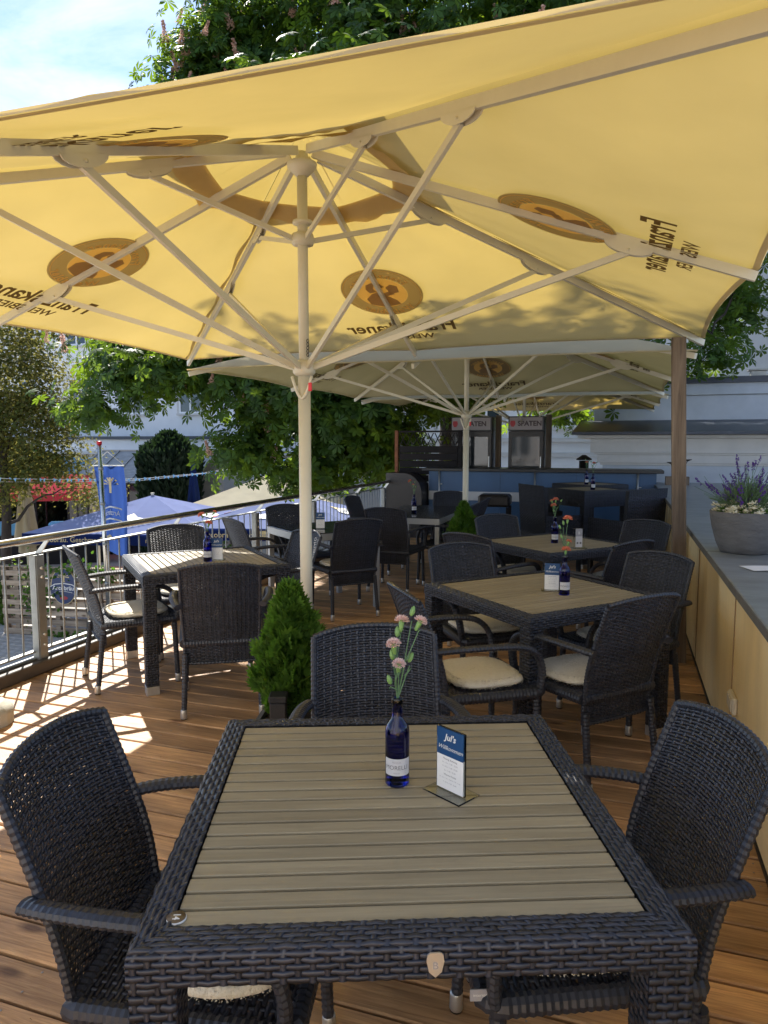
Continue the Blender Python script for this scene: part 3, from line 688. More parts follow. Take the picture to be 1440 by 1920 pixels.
def chair(x, y, fx, fy, label, cushion=None):
    global chair_used
    c = CHAIR if not chair_used else copy_tree(CHAIR); chair_used = True
    c.location = (x, y, 0); rz = atan2(fy, fx) - pi / 2; c.rotation_euler = (0, 0, rz); tag(c, label, 'armchair', CG)
    if cushion:
        o = CUSH if not CUSH.get('label') else copy_tree(CUSH)
        o.scale = (1.08, .98, .85); o.location = (x + .04 * fx, y + .04 * fy, .4365); o.rotation_euler = (0, 0, rz); tag(o, cushion, 'cushion', 'white fleece seat cushions')
    return c
def make_cushion():
    V = []; nu, nv = 36, 9; rr = np.random.default_rng(3); mb = MB()
    prof = [(.02, .0), (.15, .0), (.185, .006), (.200, .018), (.192, .032), (.165, .042), (.10, .046), (.02, .047)]
    vs = []; fs = []; n = 48
    for i, (r, z) in enumerate(prof):
        for k in range(n):
            a = 2 * pi * k / n; j = rr.normal(scale=.0014, size=3) if 1 < i else (0, 0, 0)
            sq = 1 + .07 * cos(4 * a + pi)
            vs.append((r * cos(a) * sq * 1.0 + j[0], r * sin(a) * sq + j[1], z + abs(j[2]) * 1.2))
    for i in range(len(prof) - 1):
        for k in range(n): q = (k + 1) % n; fs.append((i * n + k, i * n + q, (i + 1) * n + q, (i + 1) * n + k))
    fs.append(tuple(range(n - 1, -1, -1))); fs.append(tuple(range((len(prof) - 1) * n, len(prof) * n)))
    mb.add(vs, fs, True)
    root = mb.build('seat_cushion', 'sheepskin')
    # short curly fleece tufts
    P = []; Nn = []
    for _ in range(2600):
        a = rr.uniform(0, 2 * pi); q = rr.uniform(0, 1); sq = 1 + .07 * cos(4 * a + pi)
        if q < .0: r = .165 * sqrt(rr.uniform(0, 1)); P.append((r * cos(a) * sq, r * sin(a) * sq, .043)); Nn.append((0, 0, 1))
        else: t = rr.uniform(0, 1); P.append(((.165 + .033 * t) * cos(a) * sq, (.165 + .033 * t) * sin(a) * sq, .042 - .034 * t * t)); Nn.append((cos(a) * t, sin(a) * t, 1 - t * .9))
    tv = [(-.003, 0, 0), (.003, 0, 0), (.0035, .002, .006), (-.002, -.002, .0065), (.0, .004, .009)]
    v, f = scatter(tv, [[(0, 1, 2, 3)], [(3, 2, 4)]], np.array(P), frames(np.array(Nn), .7), rr.uniform(.35, .65, len(P)))
    o = link('fleece', npmesh('fleece', v, f, 'sheepskin'), root); o['kind'] = 'stuff'
    return root
CUSH = make_cushion()
CUSH['label'] = ''

def make_table(S=.925, T=.74, ap=.060, b=.058, name='wicker_table', slats=18, top='composite'):
    root = empty(name)
    parts = []
    for k in range(4):
        R = np.array([[cos(k * pi / 2), -sin(k * pi / 2)], [sin(k * pi / 2), cos(k * pi / 2)]])
        rad = .014; arc = rad * pi / 2; Vt = b - rad + arc + ap - rad
        def f(u, v):
            flat = np.clip(v, 0, b - rad); a = np.clip((v - (b - rad)) / rad, 0, pi / 2); dn = np.clip(v - (b - rad) - arc, 0, None)
            dist = S / 2 - b + flat + rad * np.sin(a); z = T - rad + rad * np.cos(a) - dn
            x = (u / S - .5) * 2 * dist; y = -dist
            return np.stack([x * R[0, 0] + y * R[0, 1], x * R[1, 0] + y * R[1, 1], z], -1)
        parts.append(weave(f, S, Vt, .0235, .0108))
    v, f = join_np(parts); fr = link('woven_frame', npmesh('woven_frame', v, f, 'wicker'), root)
    mb = MB(); c = .005; i = S / 2 - b
    for s in (-1, 1):
        y0, y1 = sorted((s * (i + c), s * (S / 2 - c))); mb.box(-S / 2 + c, S / 2 - c, y0, y1, T - ap, T - c)
        x0, x1 = sorted((s * (i + c), s * (S / 2 - c))); mb.box(x0, x1, -i - c, i + c, T - ap, T - c)
    mb.box(-i - c, i + c, -i - c, i + c, T - .055, T - .045)
    mb.build('frame_core', 'dark_core', root)
    if slats:
        w = 2 * i / slats; smesh = MB().box(-i + .002, i - .002, -w / 2 + .0040, w / 2 - .0040, -.026, .0, .0014).mesh('slat', top)
        for k in range(slats): link('slat', smesh, root, (random.uniform(-.0006, .0006), -i + w * (k + .5), T - .003))
    else:
        MB().box(-i, i, -i, i, T - .022, T - .003, .002).build('top_panel', top, root)
    h = T - ap; lw = .074
    def leg_f(u, v):
        q = np.clip(u / lw, 0, 4); k = np.floor(np.minimum(q, 3.999)); t = q - k; e = lw / 2
        x = np.where(k == 0, -e + t * lw, np.where(k == 1, e, np.where(k == 2, e - t * lw, -e))); y = np.where(k == 0, -e, np.where(k == 1, -e + t * lw, np.where(k == 2, e, e - t * lw)))
        return np.stack([x, y, .055 + v], -1)
    v, f = weave(leg_f, lw * 4, h - .055, .0185, .0145)
    lm = npmesh('leg', v, f, 'wicker'); cm = MB().box(-.034, .034, -.034, .034, .05, h - .001).mesh('leg_core', 'dark_core'); fm_ = MB().box(-.0385, .0385, -.0385, .0385, 0, .056, .003).mesh('foot', 'alu')
    for sx in (-1, 1):
        for sy in (-1, 1):
            l = link('leg', lm, root, (sx * (S / 2 - .04), sy * (S / 2 - .04), 0)); link('leg_core', cm, l); link('foot', fm_, l)
    return root
TG = 'wicker tables with slatted tops'
tb = make_table()
def put(o, x, y, deg, label, cat, group): o.location = (x, y, 0); o.rotation_euler = (0, 0, radians(deg)); return tag(o, label, cat, group)
put(tb, -.455, 1.452, 21.2, 'nearest slatted wicker table with number disc fourteen in front of the camera', 'table', TG)
shield = empty('maker_badge', (0, 0, 0))
tb.scale = (1, 1, 1)
put(copy_tree(tb), -.385, 3.84, 46.5, 'slatted wicker table behind the nearest table, blue bottle near its middle, right', 'table', TG)
put(copy_tree(tb), -.50, 5.74, 48.5, 'second slatted wicker table away along the beige wall, with clear menu stand', 'table', TG)
put(copy_tree(tb), -2.69, 4.14, 136, 'slatted wicker table in sun beside the railing', 'table', TG)
tb.scale = (.985, 1.02, 1.0)
sh = MB().prism([(-.016, .022), (-.010, .026), (.010, .026), (.016, .022), (.018, .008), (.013, -.014), (0, -.026), (-.013, -.014), (-.018, .008)], 0, .003, Matrix(((1, 0, 0, 0), (0, 0, -1, 0), (0, 1, 0, 0), (0, 0, 0, 1))))
bpy.data.objects.remove(shield)
bd = sh.build('badge', 'alu', tb, (.03, -.4665, .708)); bd.scale = (.8, 1, .8); 
put_text('B', .022, 'ink_grey', frame_mat((0, -.0034, -.001), (1, 0, 0), (0, 0, 1)), bd)

chair(-.85, 1.286, .973, .232, 'wicker armchair at the left side of the nearest table', 'white fleece cushion under the near table edge, lower left')
chair(-.075, 1.614, -.933, -.36, 'wicker armchair at the right side of the nearest table', 'white fleece cushion with grey tag under the near table edge, lower right')
chair(-.67, 1.99, .40, -.916, 'wicker armchair at the far side of the nearest table, behind the carnations')
chair(-2.20, 3.58, -.5, .866, 'wicker armchair with its back to us at the sunny table by the railing')
chair(-3.0, 3.76, .63, .776, 'wicker armchair seen from the side between sunny table and railing', 'sunlit white cushion on the chair beside the railing')
chair(-3.06, 4.48, .72, -.69, 'wicker armchair behind the sunny table, backed against the railing', 'white cushion on the chair behind the sunny table')
chair(-2.38, 4.46, -.6, -.8, 'wicker armchair at the right of the sunny table, partly behind the yellow umbrella pole', 'white cushion beside the potted thuja, at the sunny table')
chair(-2.33, 5.86, -.68, .73, 'wicker armchair with back to us just right of the near umbrella pole', 'white cushion just right of the near umbrella pole')
chair(-2.95, 5.58, .6, .8, 'wicker armchair left of the near umbrella pole at the grey glass table')
chair(-3.06, 6.44, .77, -.64, 'wicker armchair behind the small grey glass table, at the railing')
chair(-2.22, 7.02, .03, 1, 'wicker armchair with back to us at the long grey table')
chair(-2.74, 7.95, 1, -.05, 'wicker armchair between the long grey table and the railing')
chair(-2.15, 8.85, 0, -1, 'wicker armchair at the far end of the long grey table, before the bar')
chair(-1.80, 7.52, -1, .1, 'wicker armchair beside the second umbrella pole, nearer of two at the long table')
chair(-1.83, 8.22, -1, .05, 'wicker armchair beside the second umbrella pole, farther of two at the long table')
chair(-.645, 3.20, .81, .59, 'wicker armchair at the left of the table behind the nearest one', 'white cushion facing right on the chair behind the carnations')
chair(-.13, 3.40, -.73, .68, 'wicker armchair with back to us in front of the timber post', 'white cushion on the chair before the timber post')
chair(-.77, 4.16, .6, -.8, 'wicker armchair at the far left of the table behind the nearest one', 'white cushion striped by sun, far left of the second right table')
chair(.03, 4.14, -.60, -.8, 'wicker armchair between the second right table and the beige wall', 'white cushion mostly hidden, on the chair by the beige wall')
chair(-.89, 5.25, .45, .9, 'wicker armchair at the left of the third right table, by the small thuja')
chair(-.84, 6.06, .64, -.77, 'wicker armchair behind the third right table, below the bar stool', 'white cushion under the far left edge of the third right table')
chair(-.17, 5.14, -.8, .6, 'darker wicker armchair with back to us at the third right table')
chair(.03, 5.98, -.56, -.83, 'wicker armchair at the third right table against the beige wall', 'pale cushion at the far right of the third right table')

# ------------------------------------------------------------------ grey glass-topped tables
def glass_table(x, y, deg, sx, sy, label):
    r = empty('glass_table', (x, y, 0), radians(deg), label, 'table', 'grey framed glass tables')
    MB().box(-sx / 2, sx / 2, -sy / 2, sy / 2, .728, .738, .003).build('glass_top', 'table_glass', r)
    mb = MB()
    for s in (-1, 1):
        a, b = sorted((s * (sy / 2 - .005), s * (sy / 2 - .045))); mb.box(-sx / 2 + .005, sx / 2 - .005, a, b, .665, .7265)
        a, b = sorted((s * (sx / 2 - .005), s * (sx / 2 - .045))); mb.box(a, b, -sy / 2 + .0455, sy / 2 - .0455, .665, .7265)
    mb.build('frame', 'grey_frame', r)
    lm = MB().box(-.024, .024, -.024, .024, .0, .6645, .003).mesh('leg', 'grey_frame')
    for a in (-1, 1):
        for b in (-1, 1): link('leg', lm, r, (a * (sx / 2 - .03), b * (sy / 2 - .03), 0))
    return r
glass_table(-2.66, 6.12, -40, .8, .8, 'small grey table with dark glass top behind the near umbrella pole')
glass_table(-2.2, 7.95, 0, .8, 1.45, 'long grey table with dark glass top left of the second umbrella pole')

# tall wicker tables and boxy armchairs near the bar
tt = make_table(.74, .95, .20, .07, 'tall_wicker_table', 0, 'composite')
put(tt, -.41, 9.33, 45, 'tall dark wicker table near the bar, nearer of the two', 'table', 'tall wicker tables by the bar')
put(copy_tree(tt), -.42, 10.47, 45, 'tall dark wicker table right against the blue bar', 'table', 'tall wicker tables by the bar')
def box_chair():
    r = empty('boxy_armchair')
    W, D, H = .60, .58, 1.02
    def bk(u, v): s = u / W - .5; return np.stack([-s * W, -D / 2 - .05 * np.clip(v - .3, 0, None) / .7 + 0 * u, .16 + v], -1)
    v, f = weave(bk, W, H - .16, .03, .017); link('back_panel', npmesh('back_panel', v, f, 'wicker'), r)
    MB().bar((0, -D / 2 + .04, .16), (0, -D / 2 - .01, H - .02), W - .01, .05, (0, 1, 0)).build('back_core', 'dark_core', r)
    for s in (-1, 1):
        def sd(u, v, s=s): return np.stack([s * W / 2 + 0 * u, s * (u - D / 2), .16 + v], -1)
        v, f = weave(sd, D, .50, .03, .017); link('side_panel', npmesh('side_panel', v, f, 'wicker'), r)
        MB().box(*sorted((s * (W / 2 - .055), s * (W / 2 - .005))), -D / 2 + .06, D / 2 - .005, .16, .655).build('arm_core', 'dark_core', r)
    def ft(u, v): return np.stack([u - W / 2, D / 2 + 0 * u, .16 + v], -1)
    v, f = weave(ft, W, .32, .03, .017); link('front_panel', npmesh('front_panel', v, f, 'wicker'), r)
    MB().box(-W / 2 + .06, W / 2 - .06, -D / 2 + .06, D / 2 - .006, .16, .48).build('seat_base', 'dark_core', r)
    for sx in (-1, 1):
        for sy in (-1, 1): MB().box(-.025, .025, -.025, .025, 0, .158, .003).build('leg', 'black_metal', r, (sx * (W / 2 - .03), sy * (D / 2 - .03), 0))
    return r
bc = box_chair()
def bchair(o, x, y, fx, fy, label, cl):
    o.location = (x, y, 0); rz = atan2(fy, fx) - pi / 2; o.rotation_euler = (0, 0, rz); tag(o, label, 'armchair', 'boxy dark wicker chairs at the tall tables')
    c = copy_tree(CUSH); c.location = (x + .03 * fx, y + .03 * fy, .481); c.rotation_euler = (0, 0, rz); c.scale = (1.05, 1.05, .9); tag(c, cl, 'cushion', 'white fleece seat cushions')
bchair(bc, .06, 8.62, -.72, .69, 'tall boxy wicker chair against the beige wall, before the tall tables', 'white cushion on the boxy chair by the beige wall')
bchair(copy_tree(bc), -.78, 8.95, .8, .6, 'boxy wicker chair at the left of the tall tables', 'white cushion under the tall wicker table, on the boxy chair')

# bar stool
st = empty('bar_stool', (-1.79, 10.62, 0), radians(3), 'dark brown upholstered bar stool in front of the blue bar', 'stool')
MB().box(-.235, .235, -.2, .2, .58, .76, .035).build('seat', 'leather', st)
for sx in (-1, 1):
    for sy in (-1, 1): MB().box(-.022, .022, -.022, .022, 0, .579, .003).build('leg', 'dark_wood', st, (sx * .205, sy * .17, 0))
MB().box(-.18, .18, -.182, -.158, .20, .235).build('footrest', 'dark_wood', st); MB().box(-.18, .18, .158, .182, .20, .235).build('footrest', 'dark_wood', st)

# ------------------------------------------------------------------ bar counter, fridges, screen
bar = empty('bar_counter', (0, 11.3, 0), 0, 'long blue bar counter with white stripe and dark top across the deck end', 'bar counter')
MB().box(-3.0, .50, .02, .60, .0, 1.07).build('body', 'dark_core', bar)
for i, (a, b) in enumerate(((-3.0, -1.83), (-1.826, -.66), (-.656, .50))):
    MB().box(a, b, .0, .018, .745, 1.066).build('upper_panel', 'bar_blue', bar); MB().box(a, b, -.002, .018, .60, .743).build('stripe', 'bar_stripe', bar); MB().box(a, b, .0, .018, .03, .598).build('lower_panel', 'bar_blue', bar)
MB().box(-3.004, .504, .004, .018, 0.0, .028).build('kick_strip', 'alu', bar)
MB().box(-3.10, .60, -.09, .66, 1.072, 1.118, .006).build('counter_top', 'bar_top', bar)
for x in (-2.82, -1.28, .24):
    p = MB().tube([(x, -.02, .03), (x, -.02, 1.07)], .016, 10).build('pipe', 'alu', bar); MB().tube([(x, -.02, .86), (x + .05, -.035, .86)], .009, 8).build('pipe_clip', 'alu', p)
MB().box(-3.012, -3.003, .02, .6, .60, 1.0).build('end_plate', 'bar_stripe', bar)
cab = MB(); pol = [(-.30, 0), (.30, 0), (.30, .7)] + [(.30 * cos(a * pi / 16) if a else .30, .70 + .34 * sin(a * pi / 16)) for a in range(1, 9)] + [(-.30, 1.04)]
cab.prism(pol, 0, .5, Matrix(((1, 0, 0, 0), (0, 0, 1, 0), (0, 1, 0, 0), (0, 0, 0, 1)))); single('round_cabinet', cab, 'leather', 'dark brown cabinet with rounded shoulder left of the blue bar', 'cabinet', (-3.33, 10.95, 0))
sc = empty('timber_screen', (-3.62, 11.5, 0), 0, 'tall dark timber privacy screen behind the railing end', 'screen')
for k in range(12): MB().box(.05, 1.05, -.012, .012, .03 + k * .121, .03 + k * .121 + .112, .002).build('board', 'dark_wood', sc)
for k in range(9): MB().bar((.06 + k * .12, 0, 1.49), (.06 + k * .12 + .10, 0, 1.69), .012, .02, (0, 1, 0)).build('lattice_strip', 'dark_wood', sc); MB().bar((.06 + k * .12 + .10, .014, 1.49), (.06 + k * .12, .014, 1.69), .012, .02, (0, 1, 0)).build('lattice_strip', 'dark_wood', sc)
MB().box(.05, 1.1, -.02, .02, 1.70, 1.73).build('cap_rail', 'dark_wood', sc)
MB().box(-.028, .028, -.03, .03, 0, 1.735, .004).build('post', 'rust', sc); MB().box(1.06, 1.12, -.03, .03, 0, 1.735, .004).build('post', 'dark_wood', sc)
def fridge(x0, x1, label):
    r = empty('display_fridge', (0, 12.05, 0), 0, label, 'fridge', 'display fridges behind the bar'); w = x1 - x0; cx = (x0 + x1) / 2
    r.location = (cx, 12.05, 0); h = w / 2
    mb = MB(); mb.box(-h, -h + .06, 0, .6, 0, 1.72).box(h - .06, h, 0, .6, 0, 1.72).box(-h + .06, h - .06, .55, .6, 0, 1.72).box(-h + .06, h - .06, 0, .6, 0, .45).box(-h + .06, h - .06, 0, .55, 1.66, 1.72); mb.build('cabinet', 'fridge_black', r)
    d = MB(); d.box(-h + .005, -h + .06, -.04, -.002, .46, 1.70).box(h - .06, h - .005, -.04, -.002, .46, 1.70).box(-h + .06, h - .06, -.04, -.002, 1.63, 1.70).box(-h + .06, h - .06, -.04, -.002, .46, .53); d = d.build('door', 'fridge_black', r)
    MB().box(-h + .061, h - .061, -.03, -.022, .531, 1.629).build('pane', 'fridge_pane', d); MB().box(h - .05, h - .03, -.075, -.041, .9, 1.3, .004).build('handle', 'alu', d)
    MB().box(-h, h, -.045, .58, 1.725, 1.97, .005).build('sign_box', 'fridge_black', r)
    s = MB().box(-h + .02, h - .02, -.053, -.046, 1.745, 1.95).build('sign_panel', 'sign_panel', r)
    put_text('SPATEN', .112, 'sign_ink', frame_mat((.065, -.055, 1.845), (1, 0, 0), (0, 0, 1)), s, bold=.004)
    e = MB(); e.prism([(-.035, .05), (.035, .05), (.045, 0), (.02, -.05), (-.02, -.05), (-.045, 0)], 0, .002, frame_mat((-h + .075, -.0545, 1.845), (1, 0, 0), (0, 0, 1))); e.build('emblem', 'red_print', s)
fridge(-2.80, -2.10, 'left display fridge with SPATEN sign behind the bar'); fridge(-1.82, -1.24, 'right display fridge with SPATEN sign behind the bar')
for x, lb in ((-2.03, 'grey timber stud just right of the left fridge'), (-1.18, 'grey timber stud just right of the right fridge')):
    single('timber_stud', MB().box(-.045, .045, -.045, .045, 0, 2.0, .003), 'post_wood', lb, 'post', (x, 12.3, 0), group='timber studs behind the bar')
# metal flower ornament in a wooden box on the far ledge
orn = empty('wooden_crate', (.78, 11.25, .912), 0, 'small weathered wooden box at the far end of the slate ledge', 'crate')
for s in (-1, 1): MB().box(-.16, .16, s * .1 - .009, s * .1 + .009, 0, .12).build('board', 'post_wood', orn); MB().box(s * .151 - .009, s * .151 + .009, -.09, .09, 0, .12).build('board', 'post_wood', orn)
cn = empty('candle_holder', (.80, 11.25, .915), 0, 'black metal candle holder with three cups standing in the wooden box', 'candle holder')
mb = MB().lathe([(.07, 0), (.07, .006), (.008, .012), (.006, .40), (.0, .41)], 12); mb.build('stem', 'black_metal', cn)
for x, z in ((-.11, .30), (.11, .34), (.0, .42)):
    MB().tube([(0, 0, z - .13), (x * .6, 0, z - .09), (x, 0, z)], .005, 6).build('branch', 'black_metal', cn); MB().lathe([(.005, 0), (.06, .025), (.062, .032), (.01, .03)], 12, (x, 0, z)).build('cup', 'black_metal', cn)

# ------------------------------------------------------------------ pavilion with cornice behind the bar, right
pav = empty('pavilion', (0, 12.3, 0), 0, 'grey plastered pavilion with stepped cornice and dark metal roof edge, right', 'building')
MB().box(-.30, 9.0, .06, 5, GZ, 1.16).build('wall', 'plaster_grey', pav)
prev = 1.163
for i, (z1, pr_) in enumerate(((1.20, .04), (1.335, .09), (1.365, .14), (1.60, .20), (1.655, .40))):
    MB().box(-.30 - pr_ , 9.0, .06 - pr_ * .55, 5, prev, z1 - .002).build('cornice_step', 'moulding', pav); prev = z1
MB().box(-.36, 9.0, .02, 5, .855, .885).build('string_course', 'moulding', pav)
MB().prism([(-.42, 1.66), (-.42, 1.70), (2.35, 1.96), (2.35, 1.66)], -.78, 9.0, Matrix(((0, 0, 1, 0), (1, 0, 0, 0), (0, 1, 0, 0), (0, 0, 0, 1)))).build('roof_edge', 'roof_sheet', pav)
MB().box(-.54, 9.0, 2.36, 5, 1.66, 2.635).build('attic_wall', 'plaster_grey', pav)
MB().box(-.58, 9.0, 2.30, 5, 2.638, 2.75).build('attic_cap', 'roof_sheet', pav)
MB().tube([(-.5, 2.34, 2.42), (9, 2.34, 2.42)], .008, 6).build('lightning_wire', 'galvanised', pav)
ch_ = empty('vent_cowl', (2.35, 14.9, 2.751), 0, 'small grey roof vent with lid on the pavilion parapet', 'vent'); MB().box(-.12, .12, -.12, .12, 0, .10).build('box', 'galvanised', ch_); MB().box(-.16, .16, -.16, .16, .11, .135).build('lid', 'galvanised', ch_)
fl = empty('flue_pipe', (-.62, 12.75, 0), 0, 'dark metal flue pipe standing behind the bar, left of the pavilion', 'flue'); MB().tube([(0, 0, GZ), (0, 0, 1.22)], .08, 14).build('pipe', 'black_metal', fl); MB().lathe([(.13, 0), (.13, .02), (.03, .09)], 14, (0, 0, 1.23)).build('hood', 'black_metal', fl)

# ------------------------------------------------------------------ white houses behind
def window(root, x, z, w, h, y, kw='window_frame'):
    f = MB(); t = .07
    f.box(x - w / 2, x - w / 2 + t, y - .06, y, z, z + h).box(x + w / 2 - t, x + w / 2, y - .06, y, z, z + h).box(x - w / 2 + t, x + w / 2 - t, y - .06, y, z + h - t, z + h).box(x - w / 2 + t, x + w / 2 - t, y - .06, y, z, z + t)
    f.box(x - .045, x + .045, y - .055, y, z + t, z + h - t).box(x - w / 2 + t, x - .045, y - .05, y, z + h * .68, z + h * .68 + .05).box(x + .045, x + w / 2 - t, y - .05, y, z + h * .68, z + h * .68 + .05)
    f = f.build('window', kw, root); MB().box(x - w / 2 + t, x + w / 2 - t, y - .03, y - .012, z + t, z + h - t).build('pane', 'pane', f); MB().box(x - w / 2 - .1, x + w / 2 + .1, y - .16, y, z - .10, z - .005).build('sill', 'moulding', f)
    s = MB(); s.box(x - w / 2 - .14, x - w / 2 - .005, y - .05, y, z, z + h + .14).box(x + w / 2 + .005, x + w / 2 + .14, y - .05, y, z, z + h + .14).box(x - w / 2 - .005, x + w / 2 + .005, y - .05, y, z + h + .005, z + h + .14); s.build('surround', 'moulding', f)
h1 = empty('white_house', (0, 24.9, GZ), 0, 'tall white plastered house with casement windows behind the bar and umbrellas', 'house')
MB().box(-8.5, 14, .01, 10, 0, 15).build('wall', 'plaster_white', h1)
for x in (-7.0, -4.55, -1.66, 1.4, 4.9, 8.6, 12):
    for z in (4.55, 7.9, 11.3): window(h1, x, z, 1.05, 1.55, 0)
for z, p in ((4.05, .16), (3.55, .08), (2.9, .12), (15.0, .4)): MB().box(-8.5 - p, 14, -p, 0.008, z, z + .14).build('string_course', 'moulding', h1)
MB().box(-8.9, 14, -.5, 10.5, 15.15, 15.35).build('roof', 'roof_sheet', h1)
h1b = empty('white_house', (6.2, 17.2, GZ), 0, 'white house wall with window rising above the pavilion, upper right', 'house')
MB().box(-1.1, 9, .01, 6, 0, 13).build('wall', 'plaster_white', h1b)
for x in (.75, 3.6, 6.4):
    for z in (5.9, 9.0): window(h1b, x, z, 1.0, 1.5, 0)
MB().box(-1.4, 9, -.4, 6.4, 13, 13.2).build('roof', 'roof_sheet', h1b)
h0 = empty('white_house', (0, -5.2, GZ), 0, 'sunlit white house closing the terrace behind the viewer', 'house')
MB().box(-9, 9, -6, -.01, 0, 9.2).build('wall', 'plaster_white', h0); MB().box(-9.4, 9.4, -6.4, .4, 9.203, 9.4).build('roof_edge', 'moulding', h0)
MB().prism([(.5, 9.403), (-6.4, 9.403), (-3, 12.5)], -9.4, 9.4, Matrix(((0, 0, 1, 0), (1, 0, 0, 0), (0, 1, 0, 0), (0, 0, 0, 1)))).build('roof', 'roof_sheet', h0)
for x in (-7, -4, 4, 7):
    for z in (3.4, 6.4): window(h0, x, z, 1.1, 1.6, .07)
MB().box(-2.3, -1.2, .0, .06, 2.51, 4.7).build('door', 'window_frame', h0)
h2 = empty('white_annex', (-19.0, 27.3, GZ), 0, 'long low white annex with cornice band behind the lower beer garden', 'house')
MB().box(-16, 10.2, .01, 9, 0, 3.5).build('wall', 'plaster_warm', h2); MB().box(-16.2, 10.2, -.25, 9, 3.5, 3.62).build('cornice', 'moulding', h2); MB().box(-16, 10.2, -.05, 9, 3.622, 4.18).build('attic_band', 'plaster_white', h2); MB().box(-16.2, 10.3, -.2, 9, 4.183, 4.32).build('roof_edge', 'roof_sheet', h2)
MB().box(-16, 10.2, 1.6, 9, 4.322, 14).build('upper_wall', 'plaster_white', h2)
for x in (-13, -9.8, -6.6, -3.4, -.2, 3.0, 6.2, 9):
    for z in (5.4, 8.8): window(h2, x, z, 1.2, 1.8, 1.6)
for x in (-12, -8, 4.5, 7.5): window(h2, x, 1.0, 1.2, 1.7, 0)
con = empty('conservatory', (-16.3, 21.3, GZ), radians(8), 'glazed lean-to conservatory with pale blue panes behind the blue parasols', 'conservatory')
for k in range(7):
    x = -2.8 + k * .8
    MB().bar((x, 2.0, 3.7), (x, -.2, 2.6), .05, .07).build('rafter', 'galvanised', con); MB().bar((x, -.2, 0), (x, -.2, 2.6), .06, .06).build('mullion', 'black_metal', con)
    if k < 6:
        MB().bar((x + .4, 2.0, 3.69), (x + .4, -.2, 2.59), .75, .012).build('roof_pane', 'slate', con); MB().box(x + .03, x + .77, -.205, -.195, .1, 2.5).build('pane', 'pane', con)
MB().box(-2.9, 2.1, 2.0, 2.4, 0, 3.75).build('rear_wall', 'plaster_warm', con)

# ------------------------------------------------------------------ lower beer garden seen through the railing
def parasol(loc, rz, half, ze, zp, mat, vmat, label, texts=(), valance=.25):
    r = empty('parasol', loc, rz, label, 'parasol', 'open parasols in the lower beer garden'); c = MB(); n = 10
    dirs = [(1, 0), (1, 1), (0, 1), (-1, 1), (-1, 0), (-1, -1), (0, -1), (1, -1)]
    for k in range(8):
        d0, d1 = dirs[k], dirs[(k + 1) % 8]
        def f(u, v): t = .01 + .99 * v - .012 * 4 * u * (1 - u) * v ** 3; x = (d0[0] * (1 - u) + d1[0] * u) * half * t; y = (d0[1] * (1 - u) + d1[1] * u) * half * t; return (x, y, zp - (zp - ze) * max(abs(x), abs(y)) / half - .04 * 4 * u * (1 - u) * v * (1.2 - v))
        c.grid(f, 8, 10)
    c = c.build('canopy', mat, r)
    if valance:
        for k in range(4):
            a = k * pi / 2
            def f(u, v): x = (u - .5) * 2 * half; y = -half - .006 + .015 * sin(18 * u) * v; z = ze + .004 - valance * v + .01 * sin(25 * u) * v * v; return (x * cos(a) - y * sin(a), x * sin(a) + y * cos(a), z)
            va = MB().grid(f, 40, 3).build('valance', vmat, r)
            if k == 0:
                for s, size, x, m_ in texts: put_text(s, size, m_, frame_mat((x, -half - .03, ze - valance * .52), (1, 0, 0), (0, 0, 1)), va)
                if texts:
                    for ex in (-.05 * half, .72 * half):
                        e = MB(); e.prism([(-.2, .06), (-.1, .09), (.1, .09), (.2, .06), (.17, -.06), (.08, -.1), (-.08, -.1), (-.17, -.06)], 0, .003, frame_mat((ex, -half - .028, ze - valance * .5), (1, 0, 0), (0, 0, 1))); e = e.build('emblem', 'gold_print', va)
                        put_text('Arcobräu', .075, 'sign_blue', frame_mat((ex, -half - .034, ze - valance * .48), (1, 0, 0), (0, 0, 1)), e)
    if texts:
        for k in range(4):
            a = k * pi / 2; t = .70; sl = (zp - ze) / half; out = Vector((sin(a), -cos(a), 0)); s_ = (-out + Vector((0, 0, sl))).normalized(); x_ = s_.cross(Vector((out.x * sl, out.y * sl, 1)).normalized()); nn = x_.cross(s_)
            m = frame_mat(out * half * t + Vector((0, 0, zp - (zp - ze) * t)) + nn * .012, x_, s_)
            e = MB(); e.prism([(-.42, .12), (-.2, .2), (.2, .2), (.42, .12), (.36, -.08), (-.36, -.08)], 0, .002, m); e.build('emblem', 'white_print', c)
            e = MB(); e.prism([(-.18, .2), (0, .42), (.18, .2)], 0, .002, m); e.build('emblem', 'gold_print', c)
            e = MB(); e.prism(disc_poly(.2, 16, .09), 0, .004, m @ Matrix.Translation((0, -.14, 0))); e.build('emblem', 'red_print', c)
            put_text('Arcobräu', .17, 'sign_blue', m @ Matrix.Translation((0, .05, .006)), c)
    MB().tube([(0, 0, 0), (0, 0, zp)], .03, 10).build('pole', 'umbrella_metal', r)
    MB().lathe([(.05, .07), (.03, 0)][::-1], 10, (0, 0, zp - .01)).build('finial', 'umbrella_metal', r)
    return r
parasol((-11.15, 15.0, GZ), radians(14), 2.15, 2.0, 2.72, 'blue_fabric', 'navy_fabric', 'open blue parasol with white lettering on its valance, beyond the railing', (('Arcobräu. Geschmack', .165, -1.0, 'gold_print'), ('mit Herz.', .165, 1.02, 'gold_print')))
parasol((-7.3, 14.9, GZ), radians(14), 1.9, 2.25, 2.85, 'blue_fabric', 'navy_fabric', 'shaded blue parasol further right behind the railing', (('Arcobräu. Geschmack', .165, -.7, 'gold_print'),))
parasol((-10.4, 19.8, GZ), radians(16), 2.1, 2.2, 3.05, 'cream_fabric', 'cream_fabric', 'open cream parasol behind the blue parasols')
